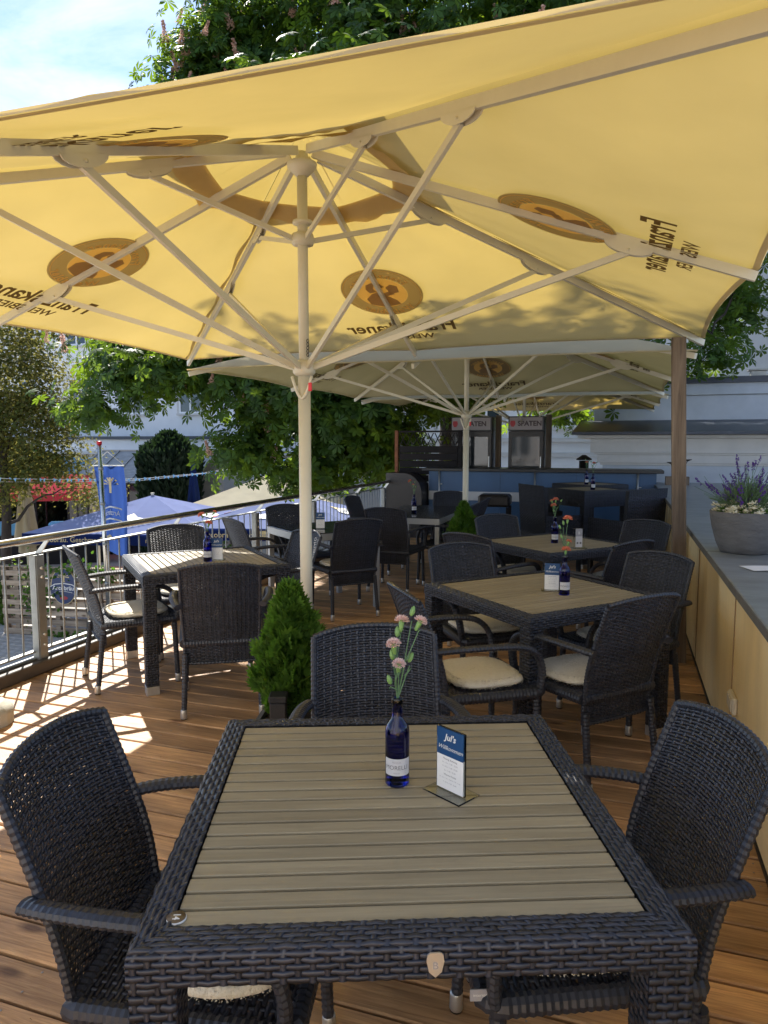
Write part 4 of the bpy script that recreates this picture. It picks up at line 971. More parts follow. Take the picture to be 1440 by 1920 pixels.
def closed(loc, h, mat, label, r0=.26):
    r = empty('closed_parasol', loc, random.uniform(0, 3), label, 'parasol', 'folded parasols in the lower beer garden')
    def f(u, v):
        a = 2 * pi * u; t = v; rad = (.05 + (r0 - .05) * (1 - t) ** .8) * (1 + .22 * sin(6 * a + 2 * t)) * (.62 if t < .08 else 1) ; return (rad * cos(a), rad * sin(a), h * (.38 + .62 * t))
    MB().grid(f, 48, 14).build('canopy', mat, r); MB().tube([(0, 0, 0), (0, 0, h + .03)], .03, 10).build('pole', 'umbrella_metal', r)
    MB().lathe([(r0 * 1.05, 0), (r0 * 1.06, .03), (r0 * 1.0, .06), (r0 * .99, .03)], 20, (0, 0, h * .44)).build('strap', mat, r)
    MB().lathe([(.3, 0), (.3, .06), (.05, .1)], 16).build('base', 'concrete', r)
closed((-14.36, 14.15, GZ), 3.25, 'beige_fabric', 'folded beige parasol at far left beyond the railing', .30)
closed((-14.05, 16.4, GZ), 3.35, 'beige_fabric', 'folded beige parasol right behind the blue flag', .24)
closed((-12.6, 19.0, GZ), 3.37, 'navy_fabric', 'folded navy parasol against the white annex wall', .24)
# pallet fence with round sign and vines
pf = empty('pallet_fence', (-12.2, 11.3, GZ), atan2(.287, 1.874), 'weathered pallet wood fence in the courtyard below the railing', 'fence')
for k in range(7):
    for s in range(2): MB().box(s * 2.3, s * 2.3 + 2.28, -.012, .012, .05 + k * .205, .05 + k * .205 + random.uniform(.105, .125), .002).build('slat', 'pallet_wood', pf, (0, random.uniform(-.006, .006), random.uniform(-.006, .006)))
for k in range(7): MB().box(0, 4.58, .10, .122, .09 + k * .205, .09 + k * .205 + .10).build('slat', 'pallet_wood', pf)
for x in (.05, .32, 1.25, 2.2, 2.42, 3.4, 4.5): MB().box(x - .05, x + .05, .014, .098, 0, 1.46).build('post', 'pallet_wood', pf)
MB().box(-.03, 4.6, -.02, .13, 1.462, 1.485).build('cap_board', 'pallet_wood', pf)
sg = empty('brewery_sign', (0, 0, 0), 0, 'round blue enamel brewery sign with gold eagle on the pallet fence', 'sign'); sg.matrix_world = pf.matrix_basis @ Matrix.Translation((1.45, -.03, 1.10))
X90 = Matrix(((1, 0, 0, 0), (0, 0, -1, 0), (0, 1, 0, 0), (0, 0, 0, 1)))
MB().prism(disc_poly(.285, 32, .38), 0, .014, X90).build('border', 'gold_print', sg); MB().prism(disc_poly(.27, 32, .365), .0145, .018, X90).build('plate', 'sign_blue', sg)
bn = [(-.32, -.02), (-.2, .05), (0, .075), (.2, .05), (.32, -.02), (.30, -.20), (.2, -.13), (0, -.10), (-.2, -.13), (-.30, -.20)]
MB().prism(bn, .019, .024, X90).build('banner', 'white_print', sg); MB().prism([(x * .93, -.05 + (y + .05) * .84) for x, y in bn], .0245, .027, X90).build('banner', 'sign_blue', sg)
put_text('Arcobräu', .125, 'white_print', X90 @ Matrix.Translation((0, -.035, .029)), sg, bold=.003)
ea = MB(); 
for s in (-1, 1):
    for k in range(5): a = radians(20 + 28 * k); ea.prism([(s * .02, .19), (s * (.04 + .10 * cos(a)), .19 + .10 * sin(a) - .02), (s * (.03 + .105 * cos(a - .25)), .19 + .105 * sin(a - .25) - .02)], .019, .022, X90)
ea.prism([(-.03, .12), (.03, .12), (.035, .22), (0, .27), (-.035, .22)], .019, .0225, X90); ea.prism([(-.05, .09), (.05, .09), (0, .14)], .019, .022, X90); ea.build('eagle', 'gold_print', sg)
MB().prism(disc_poly(.09, 20, .038), .019, .022, X90 @ Matrix.Translation((0, -.24, 0))).build('oval', 'red_print', sg)
# climbing vine on the pallets
vine = empty('climbing_vine', (0, 0, 0), 0, 'green climbing vine growing on the pallet fence', 'plant'); vine.matrix_world = pf.matrix_basis.copy()
lt = [(0, 0, 0), (.035, .03, .004), (.02, .075, -.004), (0, .095, -.01), (-.02, .075, -.004), (-.035, .03, .004)]
P = []
for cx_, cz, n_, sx, sz in ((.75, 1.1, 150, .16, .35), (.85, .7, 60, .1, .2), (1.9, 1.42, 60, .2, .08), (2.35, 1.4, 90, .15, .12), (1.2, .08, 60, .25, .05), (1.3, 1.4, 60, .3, .06), (2.2, .1, 70, .3, .06), (1.15, .95, 30, .12, .2)):
    P.append(np.stack([rng.normal(cx_, sx, n_), -.05 + rng.normal(0, .03, n_), rng.normal(cz, sz, n_)], -1))
P = np.concatenate(P); v, f = scatter(lt, [[(0, 1, 2, 3), (0, 3, 4, 5)]], P, frames(np.tile([0, -1, .5], (len(P), 1)), .5), rng.uniform(.6, 1.1, len(P)))
o = link('foliage', npmesh('foliage', v, f, 'thuja_leaf'), vine)
vs = MB()
for x in (.72, .8, 1.9, 2.3): vs.tube([(x, -.03, 0), (x + .05, -.03, .5), (x - .03, -.03, 1.0), (x + .04, -.03, 1.4)], .006, 5)
vs.build('stem', 'bark', vine)
# flag pole and hanging flag
fp = empty('flag_pole', (-9.66, 11.5, GZ), 0, 'steel flag pole with red cap in the courtyard', 'flag pole')
MB().tube([(0, 0, 0), (-.09, 0, 4.0)], .045, 14).build('pole', 'stainless', fp); MB().lathe([(.052, 0), (.052, .05), (.02, .06)], 14, (-.09, 0, 4.0)).build('cap', 'red_plastic', fp); MB().lathe([(.2, 0), (.2, .1), (.07, .14)], 14).build('base', 'concrete', fp)
for z in (1.2, 2.0, 2.8, 3.5): MB().lathe([(.049, 0), (.05, .03), (.049, .06)], 12, (-.02 * z * 1.1, 0, z)).build('band', 'galvanised', fp)
fg = empty('flag', (-9.9, 11.75, GZ), radians(20), 'long blue brewery flag hanging beside the steel pole', 'flag')
def ff(u, v):
    w = .60 - .08 * v; x = (u - .3) * w + .10 * v; return (x + .02 * sin(5 * v), .05 * sin(7 * u + 2.5 * v) * (.4 + v) + .03 * sin(14 * u + 3), 3.56 - 1.75 * v - .06 * u * v + .05 * v * v * sin(6 * u))
flm = MB().grid(ff, 28, 40).build('cloth', 'flag_fabric', fg)
def onflag(x, z):
    v = (3.56 - z) / 1.75; u = (x - .10 * v) / (.60 - .08 * v) + .3; p = ff(u, v); return (p[0], p[1] - .012, z)
def flagprint(polys, mat, name='emblem'):
    mb = MB()
    for pl in polys: mb.add([onflag(x, z) for x, z in pl], [tuple(range(len(pl)))])
    mb.build(name, mat, flm)
flagprint([[(.13 + s * .02, 3.2), (.13 + s * (.03 + .12 * cos(radians(15 + 30 * k))), 3.18 + .16 * sin(radians(15 + 30 * k))), (.13 + s * (.03 + .125 * cos(radians(2 + 30 * k))), 3.18 + .16 * sin(radians(2 + 30 * k)))] for s in (-1, 1) for k in range(5)] + [[(.10, 3.02), (.16, 3.02), (.165, 3.22), (.13, 3.30), (.095, 3.22)]], 'gold_print')
def band(z0, z1, bow, n=10): a = [(-.05 + .38 * k / n, z1 + bow * sin(pi * k / n)) for k in range(n + 1)]; b = [(-.05 + .38 * k / n, z0 + bow * sin(pi * k / n)) for k in range(n + 1)]; return [[a[k], a[k + 1], b[k + 1], b[k]] for k in range(n)]
flagprint(band(2.66, 2.69, .07) + band(2.42, 2.45, .07), 'white_print')
tm = text_mesh('Arcobräu', .16, 'white_print'); mb = MB(); w_ = max(v.co.x for v in tm.vertices); mb.add([(lambda q: (q[0], q[1] - .004, q[2]))(onflag(.14 - v.co.x * .155 / w_, 2.58 + v.co.y * 1.0 + .05 * cos(v.co.x / w_ * 1.4))) for v in tm.vertices], [tuple(p.vertices) for p in tm.polygons]); mb.build('lettering', 'white_print', flm)
flagprint([[(.14 + .11 * cos(2 * pi * k / 14), 2.33 + .05 * sin(2 * pi * k / 14)) for k in range(14)]], 'red_print')
flagprint([[(.0, 2.12), (.12, 2.18), (.24, 2.10), (.22, 2.06), (.12, 2.12), (.03, 2.07)]], 'gold_print')
MB().bar((-.2, 0, 3.57), (.43, 0, 3.57), .02, .02).build('crossbar', 'alu', fg); MB().tube([(-.2, 0, 3.58), (.1, 0, 3.85), (.43, 0, 3.58)], .006, 5).build('cord', 'cord_white', fg)
# bunting
bu = empty('bunting', (0, 0, 0), 0, 'cord with small light blue ribbons strung across the beer garden', 'bunting')
A = [Vector((-13.9, 11.9, .76)), Vector((-12.3, 13.2, .68)), Vector((-10.97, 14.25, .665)), Vector((-9.8, 15.2, .78)), Vector((-8.6, 16.2, 1.02)), Vector((-6.5, 18, 1.5))]
MB().tube(A, .006, 5).build('cord', 'cord_white', bu); MB().tube([p + Vector((0, .2, -.10 + .03 * i)) for i, p in enumerate(A)], .004, 5).build('cord', 'cord_white', bu)
for k in range(34):
    t = (k + .5) / 34 * 5; i = min(4, int(t)); p = A[i].lerp(A[i + 1], t - i); d = Vector((.74, .67, 0)); s = random.uniform(.05, .09)
    MB().add([], []) if False else None
    mb = MB(); mb.add([p - d * s + Vector((0, 0, .03)), p, p - d * s * .8 - Vector((0, .01, .06)), p + d * s + Vector((0, 0, .02)), p + d * s * .9 - Vector((0, .02, .07))], [(0, 1, 2), (1, 3, 4)]); mb.build('ribbon', 'ribbon', bu)
# stalls with awnings at the far left, beer benches
aw = empty('market_stall', (-18.6, 19.0, GZ), radians(35), 'stall with red awning in the shade behind the left tree', 'stall')
MB().grid(lambda u, v: (-2.2 + 4.4 * u, -1 + 2 * v, 2.35 + .55 * v + .02 * sin(20 * u)), 24, 6).build('awning', 'red_fabric', aw); MB().grid(lambda u, v: (-2.2 + 4.4 * u, -1.003, 2.35 - .22 * v), 20, 1).build('valance', 'red_fabric', aw)
for x in (-2.1, 0, 2.1):
    for y in (-.95, .95): MB().tube([(x, y, 0), (x, y, 2.35 + (.52 if y > 0 else 0))], .03, 8).build('post', 'dark_wood', aw)
MB().box(-2.1, 2.1, -.8, -.3, 0, 1.0).build('counter', 'dark_wood', aw); MB().box(-1.5, -.6, -.75, -.35, 1.005, 1.45, .05).build('covered_goods', 'sky_fabric', aw); MB().box(.3, 1.3, -.75, -.35, 1.005, 1.4, .05).build('covered_goods', 'sky_fabric', aw)
aw2 = empty('market_stall', (-19.0, 22.6, GZ), radians(20), 'stall with light blue awning behind the red one', 'stall')
MB().grid(lambda u, v: (-3.6 + 7.2 * u, -1 + 2 * v, 2.75 + .7 * v), 20, 6).build('awning', 'sky_fabric', aw2)
for x in (-3.4, 0, 3.4): MB().tube([(x, -.95, 0), (x, -.95, 2.75)], .04, 8).build('post', 'dark_wood', aw2)
MB().box(-3.5, 3.5, .7, .9, 0, 2.6).build('rear_panel', 'dark_wood', aw2)
for i, (x, y, a) in enumerate(((-9.6, 13.6, .35), (-8.6, 15.4, .3), (-11.9, 15.3, .3))):
    lb = ['orange beer table under the blue parasol, right part', 'orange beer table under the shaded blue parasol', 'orange beer table under the left part of the blue parasol'][i]
    t_ = empty('beer_table', (x, y, GZ), a, lb, 'table', 'beer tables under the parasols')
    MB().box(-1.0, 1.0, -.3, .3, .72, .76, .004).build('top', 'furniture_orange', t_)
    for s in (-.75, .75): MB().tube([(s, -.25, 0), (s, -.2, .72)], .018, 8).tube([(s, .25, 0), (s, .2, .72)], .018, 8).build('leg', 'black_metal', t_)
    for j, s in enumerate((-.62, .62)):
        b_ = empty('beer_bench', (x - s * sin(a), y + s * cos(a), GZ), a, lb.replace('table', 'bench') + (', on its near side' if s < 0 else ', on its far side'), 'bench', 'beer benches under the parasols')
        MB().box(-1.0, 1.0, -.13, .13, .44, .475, .004).build('seat', 'furniture_orange', b_)
        for q in (-.75, .75): MB().tube([(q, -.1, 0), (q, 0, .44)], .015, 8).tube([(q, .1, 0), (q, 0, .44)], .015, 8).build('leg', 'black_metal', b_)
# stone block lying at the deck edge
stn = MB(); 
def sf_(u, v): a = 2 * pi * u; r = .24 * (1 + .05 * sin(3 * a)) * (1 if v < .7 else (1 - .18 * (v - .7) / .3)) * (1 if v < .999 else 1); return (r * cos(a) * 1.1, r * sin(a) * .85, .12 * v)
stn.grid(sf_, 32, 6); stn.add([sf_(k / 32, 1) for k in range(32)], [tuple(range(32))]); single('concrete_weight', stn, 'concrete', 'pale concrete block with notch lying on the deck at the left edge', 'weight', (-3.37, 2.80, .001), .3)

# ------------------------------------------------------------------ things on the tables
BPROF = [(.002, 0), (.0255, .0), (.0285, .004), (.0285, .125), (.0275, .135), (.0235, .145), (.0155, .156), (.0125, .166), (.0122, .19), (.0135, .193), (.0135, .204), (.0118, .208), (.0105, .208), (.0100, .165), (.0215, .142), (.0262, .128), (.0262, .008), (.002, .006)]
bot_m = MB().lathe(BPROF, 28).mesh('glass', 'bottle_glass')
lab_m = MB()
nn = 20; a0, a1 = radians(-150), radians(-15)
lab_m.add([(.0289 * cos(a0 + (a1 - a0) * k / nn), .0289 * sin(a0 + (a1 - a0) * k / nn), z) for z in (.030, .070) for k in range(nn + 1)], [(k, k + 1, nn + 2 + k, nn + 1 + k) for k in range(nn)], True); lab_m = lab_m.mesh('paper_label', 'label_silver')
def wrapped(body, size, mat, r, z, mid):
    t = text_mesh(body, size, mat); mb = MB(); mb.add([(r * cos(mid + v.co.x / r), r * sin(mid + v.co.x / r), z + v.co.y) for v in t.vertices], [tuple(p.vertices) for p in t.polygons]); return mb.mesh('lettering', mat)
lt_m = wrapped('MORELLI', .0145, 'ink', .0293, .049, radians(-88)); lt2_m = wrapped('ACQUA', .006, 'ink_grey', .0293, .062, radians(-88)); lt3_m = wrapped('naturale', .005, 'ink_grey', .0293, .037, radians(-88))
def bottle(x, y, z, rz, label):
    r = empty('glass_bottle', (x, y, z), rz, label, 'bottle', 'blue glass bottles used as vases')
    link('glass', bot_m, r); l = link('paper_label', lab_m, r)
    for m_ in (lt_m, lt2_m, lt3_m): link('lettering', m_, l)
    return r
def bloom_mesh(mat, seed, size=.0185, full=1.0):
    rr = np.random.default_rng(seed); mb = MB()
    for layer in range(5):
        npet = 9 - layer; tilt = [.15, .4, .65, .95, 1.25][layer]; rad = size * [1, .95, .85, .68, .45][layer]
        for p in range(npet):
            a = 2 * pi * (p + .5 * (layer % 2)) / npet + rr.uniform(-.15, .15); vs = []; wdt = 2.0 * pi / npet * .75
            for j in range(4):
                q = j / 3
                for i in range(6):
                    s = i / 5 - .5; an = a + s * wdt * (.35 + .65 * q) * 1.25; rr_ = rad * q * (1 - .22 * abs(s) * 2 * q)
                    z = rad * q * sin(tilt) + (.16 * size * sin(i * 2.4 + p + layer) * q ** 2) + layer * size * .07; rh = rr_ * cos(tilt) + .001
                    vs.append((rh * cos(an), rh * sin(an), z))
            fs = [(j * 6 + i, j * 6 + i + 1, (j + 1) * 6 + i + 1, (j + 1) * 6 + i) for j in range(3) for i in range(5)]; mb.add(vs, fs, True)
    return mb.mesh('bloom', mat)
blm = [bloom_mesh('petal', 1), bloom_mesh('petal', 2, .0165)]; blo = [bloom_mesh('petal_orange', 3, .026), bloom_mesh('petal_orange', 4, .015)]
cal_m = MB().lathe([(.0015, -.024), (.0042, -.021), (.0062, -.006), (.0072, .004)], 10).mesh('calyx', 'calyx_green'); bud_m = MB().lathe([(.0015, -.010), (.005, -.006), (.0062, .002), (.004, .011), (.0008, .015)], 10).mesh('bud', 'calyx_green')
def spray(x, y, z, blooms, buds, meshes, label, yaw=radians(18.5)):
    """spray carnation; coordinates of the heads are offsets from the bottle mouth"""
    r = empty('carnation_spray', (x, y, z), yaw, label, 'flowers', 'carnations in the blue bottles')
    for i, (bx, by, bz) in enumerate(blooms + buds):
        h = Vector((bx, by, bz)); base = Vector((random.uniform(-.004, .004), random.uniform(-.004, .004), -.10)); mid = Vector((bx * .35 + random.uniform(-.008, .008), by * .4, bz * .45)); pts = [base, Vector((base.x * .5, base.y * .5, 0)), mid, h * .9 + mid * .1 - Vector((0, 0, .012)), h - Vector((0, 0, .02))]
        s = MB().tube(pts, [.0017, .0016, .0014, .0013, .0013], 6).build('stem', 'stem_green', r)
        tilt = Vector((bx, by, max(.06, bz * .55))).normalized().to_track_quat('Z', 'Y').to_euler()
        if i < len(blooms):
            c = link('calyx', cal_m, r, h); c.rotation_euler = tilt; b_ = link('bloom', meshes[i % len(meshes)], r, h); b_.rotation_euler = tilt
        else: b_ = link('bud', bud_m, r, h); b_.rotation_euler = tilt
        lf = MB(); lf.add([mid, mid + Vector((.004, 0, .01)), mid + Vector((.018 * (1 if i % 2 else -1), .003, .03)), mid + Vector((0, .003, .012))], [(0, 1, 2, 3)]); lf.build('leaf', 'stem_green', r)
    return r
# menu stands
ac_base = MB().box(-.055, .055, -.036, .036, 0, .004, .0012).mesh('base', 'acrylic'); ac_pan = MB().box(-.0425, .0425, -.0032, .0032, .0042, .150, .001).mesh('holder', 'acrylic')
def menu(x, y, z, deg, label, blue=True):
    r = empty('menu_stand', (x, y, z), radians(deg), label, 'menu stand', 'small menu stands on the tables')
    link('base', ac_base, r); link('holder', ac_pan, r)
    for s in (1, -1):
        R = Matrix.Rotation(0 if s > 0 else pi, 4, 'Z'); Q = R @ Matrix(((1, 0, 0, 0), (0, 0, -1, -.0036), (0, 1, 0, 0), (0, 0, 0, 1)))
        if blue:
            c = MB(); c.prism([(-.0395, .006), (.0395, .006), (.0395, .085), (-.0395, .085)], 0, .0003, Q); c = c.build('card', 'paper_white', r)
            h = MB(); h.prism([(-.0395, .0852), (.0395, .0852), (.0395, .148), (-.0395, .148)], 0, .0003, Q); h.build('card_header', 'card_blue', r)
            T = lambda t, sz, m_, px, pz, **k: put_text(t, sz, m_, Q @ Matrix.Translation((px, pz, .0007)), c, **k)
            T("Jul's", .021, 'white_print', 0, .129, shear=.25, bold=.0004); T('Willkommen', .0142, 'white_print', 0, .104, shear=.45)
            T('Montag, Ruhetag', .0062, 'ink', 0, .078); T('Di. - Do. 11.00 - 22.00', .0050, 'ink_grey', 0, .069); T('Fr. & Sa. 11.00 - 23.00', .0050, 'ink_grey', 0, .060); T('So. 11.00 - 22.00', .0050, 'ink_grey', 0, .051)
            T('Warme Küche', .0062, 'ink', 0, .041); T('Di. - Do. 11.30 - 14.00 & 17.30 - 21.00', .0040, 'ink_grey', 0, .032); T('Fr. & Sa. 11.30 - 22.00', .0044, 'ink_grey', 0, .023)
        else:
            c = MB(); c.prism([(-.026, .008), (.026, .008), (.026, .145), (-.026, .145)], 0, .0003, Q); c = c.build('card', 'label_silver', r)
            h = MB(); h.prism([(-.026, .09), (.026, .09), (.026, .1475), (-.026, .1475)], .0003, .0006, Q); h.build('card_header', 'ink_grey', c)
            put_text('B', .03, 'white_print', Q @ Matrix.Translation((0, .115, .001)), c)
            for px in (-.012, .012): d = MB(); d.prism([(px + a, .04 + b) for a, b in disc_poly(.008, 12)], .0006, .001, Q); d.build('icon', 'ink', c)
    return r
TZ = .7375
bottle(-.475, 1.517, TZ, radians(12), 'dark blue glass bottle on the nearest table')
spray(-.475, 1.517, TZ + .205, [(.010, .02, .175), (.052, .0, .180), (-.009, -.01, .128), (.003, -.02, .085)], [(.034, .01, .20), (-.012, .0, .1), (.0, .015, .15), (.03, .012, .09), (-.018, -.01, .045)], blm, 'pink carnation spray with four blooms in the nearest blue bottle')
menu(-.345, 1.51, TZ, 18.5 - 47, 'clear menu stand with blue and white card on the nearest table')
nd = empty('number_disc', (-.682, .945, TZ), radians(21.2 + 90), 'round brown disc with number fourteen at the near table corner', 'number disc')
MB().lathe([(.0165, 0), (.0168, .002), (.0165, .0035), (.002, .0036)], 28).build('rim', 'white_print', nd); MB().lathe([(.0158, .0037), (.0158, .0044), (.002, .0045)], 28).build('face', 'disc_brown', nd)
put_text('14', .0165, 'white_print', Matrix.Translation((0, 0, .0048)) @ Matrix.Rotation(pi, 4, 'Z'), nd, bold=.0005)
bottle(-.265, 3.765, TZ, radians(15), 'bright blue bottle on the second right table'); spray(-.265, 3.765, TZ + .205, [(.012, .01, .19), (.018, 0, .075), (.004, 0, .03)], [(-.01, .01, .17), (-.03, 0, .15), (-.02, 0, .10)], blo, 'orange carnations in the bottle on the second right table')
menu(-.335, 3.85, TZ, 18.5 - 12, 'blue and white menu card behind the bottle on the second right table')
bottle(-.487, 5.725, TZ, radians(10), 'dark blue bottle on the third right table'); spray(-.487, 5.725, TZ + .205, [(.005, .01, .135), (-.03, 0, .13), (-.012, 0, .09)], [(.045, 0, .13), (-.01, .01, .05)], blo, 'small pale carnations in the bottle on the third right table')
menu(-.288, 5.49, TZ, 18.5 + 8, 'narrow clear menu stand with grey card on the third right table', False)
bottle(-2.617, 4.09, TZ, radians(20), 'bright blue sunlit bottle on the table beside the railing'); spray(-2.617, 4.09, TZ + .205, [(-.035, 0, .105), (.05, .01, .125), (.012, 0, .05)], [(.0, 0, .11), (.03, .01, .08)], blo, 'wilting peach carnations in the bottle on the sunny table')
menu(-2.585, 4.15, TZ, 18.5 + 4, 'blue and white menu card on the sunny table by the railing')
menu(-2.625, 5.99, TZ + .001, 18.5, 'blue and white menu card on the small grey glass table')
bottle(-2.224, 7.72, TZ + .001, radians(20), 'dark blue bottle on the long grey table'); spray(-2.224, 7.72, TZ + .206, [(-.045, 0, .15), (-.01, .01, .11)], [(.01, 0, .14), (.02, 0, .09), (.0, 0, .05)], blo, 'pale carnations in the bottle on the long grey table')
bottle(-.33, 9.15, .948, radians(20), 'blue bottle on the nearer tall wicker table'); spray(-.33, 9.15, 1.153, [(.01, .01, .12)], [(-.03, 0, .14), (.04, 0, .13), (-.01, 0, .09)], blo, 'pink carnation and buds in the bottle on the nearer tall table')
bottle(-.46, 10.32, .948, radians(20), 'blue bottle on the tall table against the bar'); spray(-.46, 10.32, 1.153, [(.0, .01, .10)], [(-.02, 0, .14), (.03, 0, .12)], blo, 'faint carnation sprig in the bottle on the tall table against the bar')
tagm = empty('textile_tag', (-.235, 1.305, .444), radians(21), 'small grey sewn tag hanging from the lower right cushion', 'tag')
MB().box(-.02, .02, -.001, .001, -.022, .003).build('tag', 'ink_grey', tagm); 
put_text('interior', .009, 'white_print', frame_mat((0, -.0016, -.009), (1, 0, 0), (0, 0, 1)), tagm)
# folded paper on the slate ledge, white wedge on the deck
single('paper_sheet', MB().grid(lambda u, v: (-.15 + .42 * u, -.06 + .14 * v, .0015 + .004 * sin(3 * u + 1) ** 2), 10, 3), 'paper_white', 'white paper sheet lying on the slate ledge by the planter', 'paper', (.74, 3.86, .9125), .35)
single('paper_cup', MB().lathe([(.028, 0), (.042, .09), (.043, .094), (.04, .094), (.026, .004)], 18), 'paper_white', 'white paper cup tipped on the deck beside the table leg', 'cup', (-1.83, 6.98, .042)).rotation_euler = (radians(88), 0, radians(40))
pc = bpy.data.objects['paper_cup']

# ------------------------------------------------------------------ potted thujas, lantern, lavender planter
def thuja(loc, h, w, n, label, potlabel, pot=.30):
    pr_ = empty('square_pot', loc, radians(random.uniform(10, 30)), potlabel, 'pot', 'square grey pots')
    MB().box(-.15, .15, -.15, .15, 0, .03).box(-.15, -.13, -.15, .15, .03, pot).box(.13, .15, -.15, .15, .03, pot).box(-.13, .13, -.15, -.13, .03, pot).box(-.13, .13, .13, .15, .03, pot).build('shell', 'planter_stone', pr_); MB().box(-.129, .129, -.129, .129, .031, pot - .03).build('soil', 'soil', pr_)
    t = empty('thuja', (loc[0], loc[1], pot - .03), 0, label, 'conifer', 'potted thujas on the deck')
    MB().tube([(0, 0, 0), (.01, 0, h * .5), (0, .01, h * .92)], [.018, .012, .004], 8).build('trunk', 'bark', t)
    tv = []; tf = []
    # flat fan spray: a rib with side twiglets
    for k in range(7):
        a = -1.0 + 2.0 * k / 6; L_ = .055 * (1 - .35 * abs(a)); b0 = (0, .006 * k * .6, 0); d = (sin(a), cos(a)); p = (-d[1] * .0042, d[0] * .0042)
        i = len(tv); tv += [(p[0], b0[1] + p[1], 0), (-p[0], b0[1] - p[1], 0), (d[0] * L_ * .6 - p[0] * 1.5, b0[1] + d[1] * L_ * .6 - p[1] * 1.5, .003), (d[0] * L_, b0[1] + d[1] * L_, .0), (d[0] * L_ * .6 + p[0] * 1.5, b0[1] + d[1] * L_ * .6 + p[1] * 1.5, .003)]; tf.append((i, i + 1, i + 2, i + 3, i + 4))
    z = rng.uniform(0, 1, n) ** 1.0; prof = np.sin(np.clip(z * .93 + .10, 0, 1) * pi) ** .75 * (1 - .35 * z); a = rng.uniform(0, 2 * pi, n)
    lump = 1 + .26 * np.sin(3 * a + 9 * z) + .22 * np.sin(5 * a - 17 * z); rr = w * prof * lump * (.45 + .6 * rng.uniform(0, 1, n) ** .5)
    P = np.stack([rr * np.cos(a), rr * np.sin(a), .03 + z * h], -1)
    up = np.stack([np.cos(a) * .45 + rng.normal(0, .3, n), np.sin(a) * .45 + rng.normal(0, .3, n), np.ones(n) + rng.normal(0, .3, n)], -1); up /= np.linalg.norm(up, axis=1, keepdims=True)
    r_ = rng.normal(size=(n, 3)); x = np.cross(up, r_); x /= np.linalg.norm(x, axis=1, keepdims=True); R = np.stack([x, up, np.cross(x, up)], -1)
    v, f = scatter(tv, [tf], P, R, rng.uniform(.55, 1.5, n)); o = link('foliage', npmesh('foliage', v, f, 'thuja_leaf'), t)
    return t
thuja((-1.44, 2.93, 0), .57, .132, 2600, 'bushy green thuja in front of the near umbrella pole', 'square grey pot holding the thuja behind the nearest table', .26)
thuja((-1.50, 7.02, 0), .62, .15, 2200, 'darker thuja below the second umbrella pole', 'square grey pot at the foot of the second umbrella', .26)
ln_ = empty('lantern_post', (-1.40, 2.72, 0), radians(20), 'short black perforated lantern post in front of the thuja', 'lantern'); MB().box(-.035, .035, -.035, .035, 0, .40, .004).build('body', 'black_metal', ln_); MB().box(-.039, .039, -.039, .039, .401, .43, .004).build('cap', 'black_metal', ln_)
# planter bowl with lavender and white flowers
PL = (.672, 4.42, .912)
bw = empty('planter_bowl', PL, 0, 'large grey stone planter bowl on the slate ledge', 'planter')
MB().lathe([(.10, 0), (.125, .004), (.150, .06), (.172, .14), (.184, .205), (.187, .232), (.180, .236), (.168, .232), (.160, .19), (.02, .185)], 40).build('bowl', 'planter_stone', bw)
MB().lathe([(.158, .0), (.10, .012), (.01, .016)], 24, (0, 0, .187)).build('soil', 'soil', bw)
lv = empty('lavender', (PL[0], PL[1], PL[2] + .19), 0, 'lavender with purple flower spikes in the stone planter bowl', 'plant')
fl_v = []; fl_p = []; stems = MB(); heads = []
for k in range(115):
    a = rng.uniform(0, 2 * pi); tilt = rng.uniform(.02, 1.0) ** .7 * 1.02; L_ = rng.uniform(.17, .33) * (1.05 if tilt < .6 else .92); b0 = Vector((rng.normal(0, .04), rng.normal(0, .04), 0)); d = Vector((cos(a) * sin(tilt), sin(a) * sin(tilt), cos(tilt)))
    e = b0 + d * L_ + Vector((0, 0, .02 * L_)); m_ = b0.lerp(e, .5) + Vector((0, 0, .03)); stems.tube([b0, m_, e], [.0016, .0013, .001], 4)
    if k < 72: heads.append((e, d))
stems.build('stem', 'stem_green', lv)
n = 2600; a = rng.uniform(0, 2 * pi, n); tl = rng.uniform(0, 1.1, n); q = rng.uniform(.03, .17, n); D = np.stack([np.cos(a) * np.sin(tl), np.sin(a) * np.sin(tl), np.cos(tl)], -1); P = D * q[:, None] + rng.normal(0, .02, (n, 3)); P[:, 2] = np.abs(P[:, 2])
r_ = rng.normal(size=(n, 3)); Dn = D + rng.normal(0, .25, (n, 3)); Dn /= np.linalg.norm(Dn, axis=1, keepdims=True); x = np.cross(Dn, r_); x /= np.linalg.norm(x, axis=1, keepdims=True); R = np.stack([x, Dn, np.cross(x, Dn)], -1)
v, f = scatter([(-.0015, 0, 0), (.0015, 0, 0), (.0022, .025, .001), (0, .05, .003), (-.0022, .025, .001)], [[(0, 1, 2, 3, 4)]], P, R, rng.uniform(.6, 1.2, n)); link('foliage', npmesh('foliage', v, f, 'lavender_leaf'), lv)
hd = []
for e, d in heads:
    for j in range(30): t = j / 30; hd.append(np.array(e + d * (t - .5) * .034) + rng.normal(0, .0032 * (1.2 - t * .7), 3))
    for j in range(6): hd.append(np.array(e - d * .032) + rng.normal(0, .002, 3))
hd = np.array(hd); v, f = scatter([(-.003, 0, 0), (.003, 0, 0), (.003, .005, .002), (-.003, .005, .002)], [[(0, 1, 2, 3)]], hd, rot_basis(len(hd)), np.ones(len(hd))); link('flower_spikes', npmesh('flower_spikes', v, f, 'lavender_flower'), lv)
wf = empty('white_flowers', (PL[0], PL[1], PL[2] + .20), 0, 'low cluster of small white and yellow flowers in front of the lavender', 'flowers')
C_ = []
